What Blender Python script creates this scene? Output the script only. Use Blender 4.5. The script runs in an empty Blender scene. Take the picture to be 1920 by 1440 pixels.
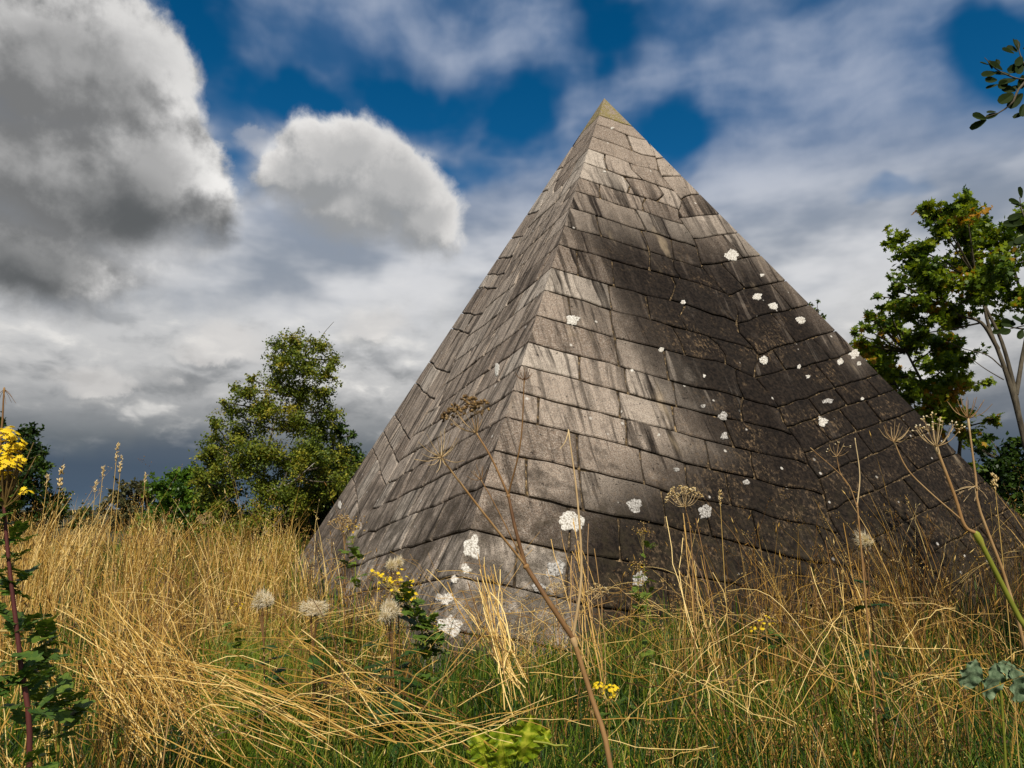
import bpy, math, random
import numpy as np
from mathutils import Vector, noise as mnoise

SC = bpy.context.scene
COL = SC.collection
RNG = np.random.default_rng(7)
random.seed(7)
R = math.radians

# ------------------------------------------------------------------ camera
EYE = np.array([0.0, 0.0, 1.3])
F_PX = 1333.0
PITCH = math.atan(235.0 / 1333.0)
cam_data = bpy.data.cameras.new('camera')
cam_data.sensor_width = 36.0
cam_data.lens = 36.0 * F_PX / 1920.0
cam_data.clip_start = 0.05
cam_data.clip_end = 5000.0
cam = bpy.data.objects.new('camera', cam_data)
cam.location = EYE
cam.rotation_euler = (math.pi / 2 + PITCH, 0, 0)
COL.objects.link(cam)
SC.camera = cam

FW = np.array([0, math.cos(PITCH), math.sin(PITCH)])
RT = np.array([1.0, 0, 0])
UP = np.cross(RT, FW)

def ray(x, y):
    return FW + RT * (x - 960) / F_PX + UP * (720 - y) / F_PX

def pix(x, y, Y):
    """world point seen at photo pixel x, y at distance Y along +Y"""
    v = ray(x, y)
    return EYE + v * (Y / v[1])

def azel(x, y):
    v = ray(x, y); v = v / np.linalg.norm(v)
    return math.degrees(math.atan2(v[0], v[1])) / 10, math.degrees(math.asin(v[2])) / 10

def lin(c):
    return tuple(((v / 255) / 12.92 if v / 255 <= 0.04045 else ((v / 255 + 0.055) / 1.055) ** 2.4) for v in c)

# ------------------------------------------------------------------ sun, exposure
SUN_DIR = Vector((0.10, -0.99, 0)).normalized()          # horizontal direction towards the sun
SUN_EL = R(47)
sd = bpy.data.lights.new('sun', 'SUN')
sd.energy = 5.0
sd.angle = R(0.5)
sd.color = (1.0, 0.93, 0.82)
sun = bpy.data.objects.new('sun', sd)
to_sun = Vector((SUN_DIR.x * math.cos(SUN_EL), SUN_DIR.y * math.cos(SUN_EL), math.sin(SUN_EL)))
sun.rotation_euler = to_sun.to_track_quat('Z', 'Y').to_euler()
COL.objects.link(sun)
SC.view_settings.view_transform = 'Standard'
SC.view_settings.look = 'None'
SC.view_settings.exposure = 0.0
SC.view_settings.gamma = 1.0
SC.view_settings.use_curve_mapping = False
SC.cycles.max_bounces = 5
SC.cycles.diffuse_bounces = 2
SC.cycles.glossy_bounces = 1
SC.cycles.transmission_bounces = 3

# ------------------------------------------------------------------ node expression helper
class X:
    """wraps a node socket so shader maths can be written as python"""
    def __init__(s, T, sock): s.T = T; s.s = sock
    def _m(s, op, *a, clamp=False):
        n = s.T.nodes.new('ShaderNodeMath'); n.operation = op; n.use_clamp = clamp
        for i, v in enumerate((s,) + a):
            put(s.T, n.inputs[i], v)
        return X(s.T, n.outputs[0])
    def __add__(s, o): return s._m('ADD', o)
    __radd__ = __add__
    def __sub__(s, o): return s._m('SUBTRACT', o)
    def __rsub__(s, o): return (s * -1.0) + o
    def __mul__(s, o): return s._m('MULTIPLY', o)
    __rmul__ = __mul__
    def __truediv__(s, o): return s._m('DIVIDE', o)
    def max(s, o): return s._m('MAXIMUM', o)
    def min(s, o): return s._m('MINIMUM', o)
    def pow(s, o): return s._m('POWER', o)
    def abs(s): return s._m('ABSOLUTE')
    def clamp(s): return s._m('ADD', 0.0, clamp=True)
    def step(s, a, b):
        n = s.T.nodes.new('ShaderNodeMapRange'); n.interpolation_type = 'SMOOTHSTEP'; n.clamp = True
        put(s.T, n.inputs['Value'], s)
        n.inputs['From Min'].default_value = min(a, b); n.inputs['From Max'].default_value = max(a, b)
        n.inputs['To Min'].default_value = 0.0 if a < b else 1.0
        n.inputs['To Max'].default_value = 1.0 if a < b else 0.0
        return X(s.T, n.outputs['Result'])

def put(T, inp, v):
    if isinstance(v, X): T.links.new(v.s, inp)
    elif isinstance(v, bpy.types.NodeSocket): T.links.new(v, inp)
    else:
        if isinstance(v, tuple) and inp.type == 'RGBA' and len(v) == 3: v = v + (1.0,)
        inp.default_value = v

def vec(T, x, y, z=0.0):
    n = T.nodes.new('ShaderNodeCombineXYZ')
    for i, v in enumerate((x, y, z)): put(T, n.inputs[i], v)
    return X(T, n.outputs[0])

def vmath(T, op, a, b):
    n = T.nodes.new('ShaderNodeVectorMath'); n.operation = op
    put(T, n.inputs[0], a)
    if b is not None: put(T, n.inputs[1], b)
    return X(T, n.outputs['Value'] if op in ('LENGTH', 'DOT_PRODUCT', 'DISTANCE') else n.outputs[0])

def noise(T, v, scale, detail=4.0, rough=0.55, dist=0.0, color=False, off=None):
    n = T.nodes.new('ShaderNodeTexNoise'); n.noise_dimensions = '3D'
    if off is not None: v = vmath(T, 'ADD', v, off)
    put(T, n.inputs['Vector'], v)
    n.inputs['Scale'].default_value = scale; n.inputs['Detail'].default_value = detail
    n.inputs['Roughness'].default_value = rough; n.inputs['Distortion'].default_value = dist
    return X(T, n.outputs['Color' if color else 'Fac'])

def mixc(T, f, a, b, mode='MIX'):
    n = T.nodes.new('ShaderNodeMix'); n.data_type = 'RGBA'; n.blend_type = mode
    put(T, n.inputs[0], f); put(T, n.inputs[6], a); put(T, n.inputs[7], b)
    return X(T, n.outputs[2])

def sep(T, v):
    n = T.nodes.new('ShaderNodeSeparateXYZ'); put(T, n.inputs[0], v)
    return [X(T, o) for o in n.outputs]

def ramp(T, f, stops):
    n = T.nodes.new('ShaderNodeValToRGB'); put(T, n.inputs[0], f)
    e = n.color_ramp.elements
    while len(e) < len(stops): e.new(0.5)
    for q, (p, c) in zip(e, stops):
        q.position = p; q.color = tuple(c) + (1.0,)
    return X(T, n.outputs[0])

# ------------------------------------------------------------------ world
world = bpy.data.worlds.new('World'); SC.world = world; world.use_nodes = True
T = world.node_tree; T.nodes.clear()
tc = T.nodes.new('ShaderNodeTexCoord')
dirv = X(T, tc.outputs['Generated'])
dx, dy, dz = sep(T, dirv)
az = dx._m('ARCTAN2', dy) * (18 / math.pi)
el = dz.max(-1.0).min(1.0)._m('ARCSINE') * (18 / math.pi)
P0 = vec(T, az, el, 0.0)
WIDE = noise(T, P0, 0.35, 3, 0.5)

def blobs(p, lst):
    d = None
    for (x, y, rx, ry) in lst:
        c = azel(x, y)
        k = 1.0 / (F_PX * math.radians(10))
        q = vmath(T, 'SUBTRACT', p, (c[0], c[1], 0.0))
        q = vmath(T, 'MULTIPLY', q, (1 / (rx * k), 1 / (ry * k), 0.0))
        v = 1.0 - vmath(T, 'LENGTH', q, None)
        d = v if d is None else d._m('SMOOTH_MAX', v, 0.25)
    return d

def warp(p, scale, amt, off, detail=3.0):
    n = noise(T, p, scale, detail, 0.6, color=True, off=off)
    n = vmath(T, 'SUBTRACT', n, (0.5, 0.5, 0.5))
    n = vmath(T, 'MULTIPLY', n, (amt, amt, 0.0))
    return vmath(T, 'ADD', p, n)

sky = T.nodes.new('ShaderNodeTexSky'); sky.sky_type = 'NISHITA'; sky.sun_disc = False
sky.sun_elevation = SUN_EL
sky.sun_rotation = math.atan2(SUN_DIR.x, SUN_DIR.y)
sky.air_density = 1.0; sky.dust_density = 0.2; sky.ozone_density = 2.5
g = T.nodes.new('ShaderNodeGamma'); put(T, g.inputs[0], X(T, sky.outputs[0])); g.inputs[1].default_value = 1.35
hs = T.nodes.new('ShaderNodeHueSaturation'); put(T, hs.inputs['Color'], g.outputs[0])
hs.inputs['Hue'].default_value = 0.488; hs.inputs['Saturation'].default_value = 1.25; hs.inputs['Value'].default_value = 1.0
bg_sky = T.nodes.new('ShaderNodeBackground'); put(T, bg_sky.inputs[0], hs.outputs[0]); bg_sky.inputs[1].default_value = 0.05

# thin veil with gaps of clear blue
pw = warp(P0, 0.7, 1.1, (3.1, 7.7, 1.0), 4.0)
gaps = blobs(pw, [(335, 110, 90, 90), (420, 200, 130, 75), (560, 195, 130, 50), (760, 200, 150, 75), (1130, 60, 110, 90),
                  (1090, 20, 90, 60), (1270, 265, 85, 55), (425, 310, 75, 60), (1655, 375, 60, 30), (880, 330, 90, 60),
                  (1900, 60, 90, 60), (960, 250, 100, 80)])
streak = noise(T, vmath(T, 'MULTIPLY', warp(P0, 0.5, 0.8, (0, 9, 0)), (0.7, 1.5, 1.0)), 0.9, 4, 0.5)
veil = (0.80 - gaps.step(-0.5, 0.75) * 0.82 + (streak - 0.5) * 1.9 + (WIDE - 0.5) * 0.8)
veil = veil + el.step(2.9, 1.9) * 0.65
veil = veil.step(0.0, 1.05)
n_v = noise(T, P0, 1.3, 5, 0.55, off=(5, 2, 0))
veil_hi = mixc(T, (streak + (n_v - 0.5) * 0.5).step(0.3, 0.75), lin((66, 106, 152)), lin((164, 176, 198)))
veil_lo = mixc(T, noise(T, vmath(T, 'MULTIPLY', P0, (0.8, 1.8, 1)), 1.1, 4, 0.5, off=(1, 4, 0)).step(0.34, 0.64),
               lin((148, 157, 170)), lin((222, 223, 226)))
veil_c = mixc(T, el.step(3.0, 1.75), veil_hi, veil_lo)

# low grey overcast banks near the horizon
ps = vmath(T, 'MULTIPLY', warp(P0, 2.2, 0.16, (1, 1, 5)), (0.85, 1.75, 1.0))
n1 = noise(T, ps, 1.15, 6, 0.55, off=(2.3, 0.4, 0))
n2 = noise(T, vmath(T, 'ADD', ps, (0.0, 0.16, 0.0)), 1.15, 6, 0.55, off=(2.3, 0.4, 0))
rim = ((n1 - n2) * 3.2 + 0.5).clamp()
deckc = ramp(T, el * 0.3333, [(0.0, lin((104, 122, 136))), (0.03, lin((84, 103, 122))), (0.10, lin((84, 98, 112))), (0.165, lin((112, 119, 125))),
                             (0.235, lin((160, 162, 164))), (0.30, lin((196, 196, 196))), (0.5, lin((216, 216, 216))), (0.75, lin((204, 206, 211)))])
mid = el.step(0.25, 0.9)
deckc = mixc(T, (rim.step(0.45, 0.95) * n1.step(0.42, 0.62)) * mid * 0.9, deckc, lin((246, 243, 238)))
deckc = mixc(T, rim.step(0.55, 0.05) * mid * (0.6 - el.step(1.0, 1.6) * 0.35), deckc, lin((112, 117, 122)))
deck = (el + (noise(T, P0, 1.1, 5, 0.6, off=(8, 8, 8)) - 0.5) * 1.3).step(1.95, 1.05)
dark_r = blobs(pw, [(1870, 790, 200, 110), (150, 870, 330, 60)]).step(-0.1, 0.7)
deckc = mixc(T, dark_r * 0.55, deckc, lin((72, 88, 108)))

# cumulus
CU = [(110, 150, 230, 150), (215, 165, 130, 150), (130, 340, 290, 150), (290, 330, 130, 120), (50, 480, 190, 90)]
CUB = [(640, 295, 150, 80), (745, 350, 125, 85), (560, 335, 110, 70), (800, 410, 95, 70), (680, 390, 150, 85)]
CU2 = [(415, 655, 95, 42), (190, 722, 75, 34), (335, 712, 70, 26), (690, 615, 80, 40), (470, 250, 55, 26)]
pc = warp(warp(P0, 1.0, 0.32, (4, 4, 4), 2.0), 2.2, 0.42, (6, 1, 2), 9.0)
LOFF = (0.13, 0.24, 0.0)
pc2 = vmath(T, 'ADD', pc, LOFF)
def cloud_layer(lst, a, b):
    d = blobs(pc, lst); d2 = blobs(pc2, lst)
    return d, d2, d.step(a, b)
bil = noise(T, P0, 1.7, 8, 0.57, off=(9, 3, 1))
bil2 = noise(T, vmath(T, 'ADD', P0, (0.06, 0.11, 0.0)), 1.7, 8, 0.57, off=(9, 3, 1))
puff = ((bil - bil2) * 3.0)
def cumulus(lst, crisp, light, dark):
    d, d2, m1 = cloud_layer(lst, -0.04, crisp)
    m1s = (d + (bil - 0.5) * 0.5).step(-0.25, 0.60)
    soft = ((d - d2) + (bil - 0.5) * 0.35).step(0.10, -0.18)
    m1 = m1 * (1.0 - soft) + m1s * soft
    lit = ((d - d2) * 1.3 + puff + (bil - 0.5) * 0.5).step(-0.5, 0.75) * (1.0 - d.step(0.15, 0.8) * 0.6) * (0.9 + (WIDE - 0.5) * 1.2)
    c = ramp(T, lit, [(0.0, lin(dark)), (0.3, lin(tuple(q * 0.55 + w * 0.45 for q, w in zip(dark, light)))), (0.65, lin(light)), (1.0, lin((250, 248, 245)))])
    return m1, c, d
m1, cu_c, d = cumulus(CU, 0.14, (204, 203, 202), (124, 125, 126))
base_dark = blobs(pw, [(270, 400, 170, 70), (20, 530, 160, 60)]).step(-0.4, 0.9)
cu_c = mixc(T, base_dark * 0.6, cu_c, lin((72, 77, 80)))
mB, cuB_c, dB = cumulus(CUB, 0.32, (218, 216, 214), (156, 158, 160))
e, e2, m2 = cloud_layer(CU2, -0.15, 0.6)
lit2 = ((e - e2) * 1.3 + (bil - 0.5) * 0.8).step(-0.2, 0.9)
cu2_c = ramp(T, lit2, [(0.0, lin((112, 116, 120))), (0.45, lin((146, 148, 150))), (1.0, lin((226, 222, 218)))])

cloud = mixc(T, deck, veil_c, deckc)
m2 = m2 * 0.55
cloud = mixc(T, m2, cloud, cu2_c)
cloud = mixc(T, mB, cloud, cuB_c)
cloud = mixc(T, m1, cloud, cu_c)
cover = (veil.max(deck)).max(m1).max(mB).max(m2)
cover = cover.max(dz.step(0.0, -0.05))
bg_cl = T.nodes.new('ShaderNodeBackground'); put(T, bg_cl.inputs[0], cloud); bg_cl.inputs[1].default_value = 0.92
mxs = T.nodes.new('ShaderNodeMixShader'); put(T, mxs.inputs[0], cover)
T.links.new(bg_sky.outputs[0], mxs.inputs[1]); T.links.new(bg_cl.outputs[0], mxs.inputs[2])
world.cycles.sampling_method = 'MANUAL'; world.cycles.sample_map_resolution = 256
wo = T.nodes.new('ShaderNodeOutputWorld'); T.links.new(mxs.outputs[0], wo.inputs[0])

# ------------------------------------------------------------------ object helpers
def tag(o, label=None, cat=None, group=None, kind=None):
    if label: o['label'] = label
    if cat: o['category'] = cat
    if group: o['group'] = group
    if kind: o['kind'] = kind
    return o

def empty(name, loc, label, cat, group=None):
    o = bpy.data.objects.new(name, None); COL.objects.link(o)
    o.location = [float(v) for v in loc]; o.empty_display_size = 0.2
    return tag(o, label, cat, group)

def link(name, me, mat, parent=None):
    o = bpy.data.objects.new(name, me); COL.objects.link(o)
    if mat is not None and not me.materials:
        me.materials.append(mat)
    if parent is not None:
        o.parent = parent
        o.matrix_parent_inverse.identity()
        o.location = -Vector(parent.location)
    return o

def mesh_np(name, V, Fc, tint=None, smooth=False):
    """V (n,3) float, Fc (m,3) or (m,4) int"""
    me = bpy.data.meshes.new(name)
    V = np.ascontiguousarray(V, dtype=np.float32); Fc = np.ascontiguousarray(Fc, dtype=np.int32)
    k = Fc.shape[1]
    me.vertices.add(len(V)); me.vertices.foreach_set('co', V.ravel())
    me.loops.add(Fc.size); me.loops.foreach_set('vertex_index', Fc.ravel())
    me.polygons.add(len(Fc)); me.polygons.foreach_set('loop_start', np.arange(0, Fc.size, k, dtype=np.int32))
    if smooth: me.polygons.foreach_set('use_smooth', np.ones(len(Fc), dtype=bool))
    if tint is not None:
        a = me.attributes.new('tint', 'FLOAT', 'POINT')
        a.data.foreach_set('value', np.ascontiguousarray(tint, dtype=np.float32))
    me.update(calc_edges=True)
    return me

class MB:
    """collects triangles for one mesh"""
    def __init__(s): s.V = []; s.F = []; s.C = []; s.n = 0
    def add(s, V, Fc, tint=0.5):
        V = np.asarray(V, float); Fc = np.asarray(Fc, int)
        if Fc.shape[1] == 4: Fc = np.concatenate([Fc[:, [0, 1, 2]], Fc[:, [0, 2, 3]]])
        s.V.append(V); s.F.append(Fc + s.n); s.n += len(V)
        s.C.append(np.full(len(V), tint) if np.isscalar(tint) else np.asarray(tint, float))
    def tube(s, pts, rad, sides=6, tint=0.5):
        pts = np.asarray(pts, float); n = len(pts)
        rad = np.full(n, rad) if np.isscalar(rad) else np.asarray(rad, float)
        tg = np.gradient(pts, axis=0); tg /= np.linalg.norm(tg, axis=1)[:, None] + 1e-9
        ref = np.array([0, 0, 1.0]) if abs(tg[0][2]) < 0.9 else np.array([1.0, 0, 0])
        a = np.cross(tg, ref); a /= np.linalg.norm(a, axis=1)[:, None] + 1e-9
        b = np.cross(tg, a)
        th = np.arange(sides) * 2 * math.pi / sides
        V = pts[:, None, :] + rad[:, None, None] * (np.cos(th)[None, :, None] * a[:, None, :] + np.sin(th)[None, :, None] * b[:, None, :])
        V = V.reshape(-1, 3)
        i = np.arange(n - 1)[:, None] * sides; j = np.arange(sides)[None, :]; j2 = (j + 1) % sides
        Fq = np.stack([i + j, i + j2, i + sides + j2, i + sides + j], -1).reshape(-1, 4)
        s.add(V, Fq, tint)
    def build(s, name, mat, parent=None, smooth=False):
        me = mesh_np(name, np.concatenate(s.V), np.concatenate(s.F), np.concatenate(s.C), smooth)
        return link(name, me, mat, parent)

def curve_pts(ctrl, n=12):
    """Catmull-Rom through control points"""
    c = np.asarray(ctrl, float)
    if len(c) == 2: return c[0] + (c[1] - c[0]) * np.linspace(0, 1, n)[:, None]
    c = np.concatenate([[2 * c[0] - c[1]], c, [2 * c[-1] - c[-2]]])
    out = []
    seg = len(c) - 3; m = max(2, n // seg)
    for i in range(seg):
        p0, p1, p2, p3 = c[i:i + 4]
        for t in np.arange(m) / m:
            out.append(0.5 * ((2 * p1) + (-p0 + p2) * t + (2 * p0 - 5 * p1 + 4 * p2 - p3) * t * t + (-p0 + 3 * p1 - 3 * p2 + p3) * t ** 3))
    out.append(c[-2])
    return np.array(out)

# ------------------------------------------------------------------ materials
def new_mat(name):
    m = bpy.data.materials.new(name); m.use_nodes = True
    t = m.node_tree; t.nodes.clear()
    out = t.nodes.new('ShaderNodeOutputMaterial')
    b = t.nodes.new('ShaderNodeBsdfPrincipled'); t.links.new(b.outputs[0], out.inputs[0])
    b.inputs['Specular IOR Level'].default_value = 0.25
    b.inputs['Roughness'].default_value = 0.85
    return m, t, b, out

def attr(t, name):
    n = t.nodes.new('ShaderNodeAttribute'); n.attribute_name = name
    return X(t, n.outputs['Fac'])

def geo_pos(t):
    n = t.nodes.new('ShaderNodeNewGeometry'); return X(t, n.outputs['Position'])

def leafy(name, stops, trans=0.35, rough=0.6, nscale=None, spec=0.25):
    m, t, b, out = new_mat(name)
    f = attr(t, 'tint')
    if nscale:
        f = (f + (noise(t, geo_pos(t), nscale, 2, 0.5) - 0.5) * 0.5).clamp()
    c = ramp(t, f, stops)
    put(t, b.inputs['Base Color'], c)
    b.inputs['Roughness'].default_value = rough
    b.inputs['Specular IOR Level'].default_value = spec
    tr = t.nodes.new('ShaderNodeBsdfTranslucent')
    put(t, tr.inputs[0], mixc(t, 1.0, c, (1.25, 1.15, 0.55), 'MULTIPLY'))
    mx = t.nodes.new('ShaderNodeMixShader'); mx.inputs[0].default_value = trans
    t.links.new(b.outputs[0], mx.inputs[1]); t.links.new(tr.outputs[0], mx.inputs[2]); t.links.new(mx.outputs[0], out.inputs[0])
    return m

def bump(t, b, h, strength, dist):
    n = t.nodes.new('ShaderNodeBump'); n.inputs['Strength'].default_value = strength; n.inputs['Distance'].default_value = dist
    put(t, n.inputs['Height'], h); t.links.new(n.outputs[0], b.inputs['Normal'])

M = {}
M['dry'] = leafy('dry_grass', [(0.0, (0.045, 0.020, 0.006)), (0.3, (0.20, 0.095, 0.020)), (0.68, (0.49, 0.285, 0.05)), (1.0, (0.82, 0.60, 0.23))], 0.12, 0.5)
M['green'] = leafy('green_grass', [(0.0, (0.010, 0.028, 0.005)), (0.45, (0.036, 0.082, 0.007)), (0.8, (0.15, 0.22, 0.012)), (1.0, (0.42, 0.36, 0.07))], 0.3, 0.5)
M['leaf_birch'] = leafy('birch_leaves', [(0.0, (0.022, 0.04, 0.006)), (0.5, (0.085, 0.125, 0.014)), (0.9, (0.22, 0.25, 0.025)), (1.0, (0.36, 0.31, 0.035))], 0.3, 0.5, 0.9)
M['leaf_dark'] = leafy('dark_leaves', [(0.0, (0.010, 0.024, 0.005)), (0.5, (0.034, 0.07, 0.010)), (1.0, (0.12, 0.18, 0.018))], 0.3, 0.45, 0.9)
M['leaf_bush'] = leafy('bush_leaves', [(0.0, (0.02, 0.05, 0.006)), (0.5, (0.06, 0.13, 0.012)), (1.0, (0.19, 0.28, 0.02))], 0.3, 0.4, 0.7)
M['leaf_olive'] = leafy('olive_leaves', [(0.0, (0.04, 0.04, 0.015)), (0.5, (0.085, 0.085, 0.03)), (1.0, (0.15, 0.13, 0.05))], 0.2, 0.6, 0.3)
M['leaf_maple'] = leafy('maple_leaves', [(0.0, (0.014, 0.032, 0.004)), (0.5, (0.075, 0.135, 0.010)), (0.93, (0.26, 0.33, 0.018)), (0.985, (0.24, 0.27, 0.015)), (1.0, (0.42, 0.22, 0.02))], 0.42, 0.45, 0.8)
M['leaf_near'] = leafy('alder_leaves_shaded', [(0.0, (0.008, 0.016, 0.004)), (1.0, (0.026, 0.042, 0.007))], 0.12, 0.65, 30, 0.08)  # near twigs: shade on the sides facing the camera is put into this dark colour
M['ragleaf'] = leafy('ragwort_leaves', [(0.0, (0.02, 0.05, 0.012)), (0.5, (0.05, 0.11, 0.018)), (1.0, (0.16, 0.22, 0.03))], 0.3, 0.5)
M['yellow'] = leafy('yellow_petals', [(0.0, (0.42, 0.22, 0.012)), (0.5, (0.80, 0.56, 0.012)), (1.0, (0.90, 0.72, 0.03))], 0.2, 0.6)
M['fluff'] = leafy('thistle_down', [(0.0, (0.45, 0.33, 0.19)), (1.0, (0.86, 0.78, 0.62))], 0.35, 0.9)
M['stalk'] = leafy('dead_stalk', [(0.0, (0.09, 0.04, 0.018)), (0.5, (0.30, 0.165, 0.06)), (1.0, (0.62, 0.46, 0.24))], 0.05, 0.6, 14)
M['seed'] = leafy('dry_seeds', [(0.0, (0.07, 0.04, 0.018)), (0.45, (0.30, 0.18, 0.06)), (0.75, (0.62, 0.44, 0.17)), (1.0, (0.78, 0.66, 0.42))], 0.1, 0.7)
M['redstem'] = leafy('red_stem', [(0.0, (0.04, 0.012, 0.012)), (0.5, (0.10, 0.028, 0.022)), (1.0, (0.16, 0.11, 0.03))], 0.0, 0.5, 12)
M['greenstem'] = leafy('green_stem', [(0.0, (0.10, 0.12, 0.015)), (0.6, (0.26, 0.27, 0.03)), (1.0, (0.50, 0.36, 0.14))], 0.1, 0.5, 10)

m, t, b, out = new_mat('bark'); M['bark'] = m
n = noise(t, vmath(t, 'MULTIPLY', geo_pos(t), (6, 6, 1.5)), 3.0, 5, 0.6)
put(t, b.inputs['Base Color'], ramp(t, n, [(0.3, (0.035, 0.028, 0.018)), (0.6, (0.11, 0.09, 0.06)), (0.8, (0.20, 0.18, 0.12))])); bump(t, b, n, 0.6, 0.02)
m, t, b, out = new_mat('birch_bark'); M['birch_bark'] = m
n = noise(t, vmath(t, 'MULTIPLY', geo_pos(t), (5, 5, 16)), 1.0, 4, 0.65)
put(t, b.inputs['Base Color'], ramp(t, n, [(0.42, (0.05, 0.04, 0.03)), (0.5, (0.45, 0.41, 0.33)), (0.7, (0.66, 0.62, 0.54))])); bump(t, b, n, 0.4, 0.01)

m, t, b, out = new_mat('big_leaf'); M['bigleaf'] = m
uvn = t.nodes.new('ShaderNodeUVMap'); uv = X(t, uvn.outputs[0])
ux, uy, _ = sep(t, uv)
vein = (ux.abs() * 60.0)
side = ((uy - ux.abs() * 0.9) * 22.0)._m('SINE')
nz = noise(t, geo_pos(t), 45, 4, 0.6)
f = (nz.step(0.3, 0.7) * 0.6 + side.step(0.8, 1.0) * 0.5 + vein.step(1.0, 0.2) * 0.5).clamp()
put(t, b.inputs['Base Color'], ramp(t, f, [(0.0, (0.07, 0.13, 0.006)), (0.5, (0.22, 0.29, 0.010)), (1.0, (0.50, 0.50, 0.05))]))
bump(t, b, nz * 0.7 + side * 0.3, 0.6, 0.006); b.inputs['Roughness'].default_value = 0.45
tr = t.nodes.new('ShaderNodeBsdfTranslucent'); tr.inputs[0].default_value = (0.45, 0.5, 0.02, 1)
mx = t.nodes.new('ShaderNodeMixShader'); mx.inputs[0].default_value = 0.25
t.links.new(b.outputs[0], mx.inputs[1]); t.links.new(tr.outputs[0], mx.inputs[2]); t.links.new(mx.outputs[0], out.inputs[0])
m, t, b, out = new_mat('grey_leaf'); M['greyleaf'] = m
nz = noise(t, geo_pos(t), 55, 4, 0.6)
put(t, b.inputs['Base Color'], ramp(t, nz, [(0.3, (0.05, 0.09, 0.04)), (0.6, (0.16, 0.22, 0.12)), (0.8, (0.34, 0.38, 0.24))])); bump(t, b, nz, 0.5, 0.005)

m, t, b, out = new_mat('soil'); M['soil'] = m
gp = geo_pos(t)
n = noise(t, gp, 1.4, 8, 0.65); n2_ = noise(t, gp, 0.05, 3, 0.5)
c = ramp(t, n, [(0.3, (0.012, 0.013, 0.005)), (0.5, (0.032, 0.028, 0.011)), (0.75, (0.085, 0.06, 0.025))])
c = mixc(t, n2_.step(0.45, 0.6) * 0.5, c, (0.06, 0.085, 0.02))
put(t, b.inputs['Base Color'], c); bump(t, b, n, 0.8, 0.05)

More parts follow.
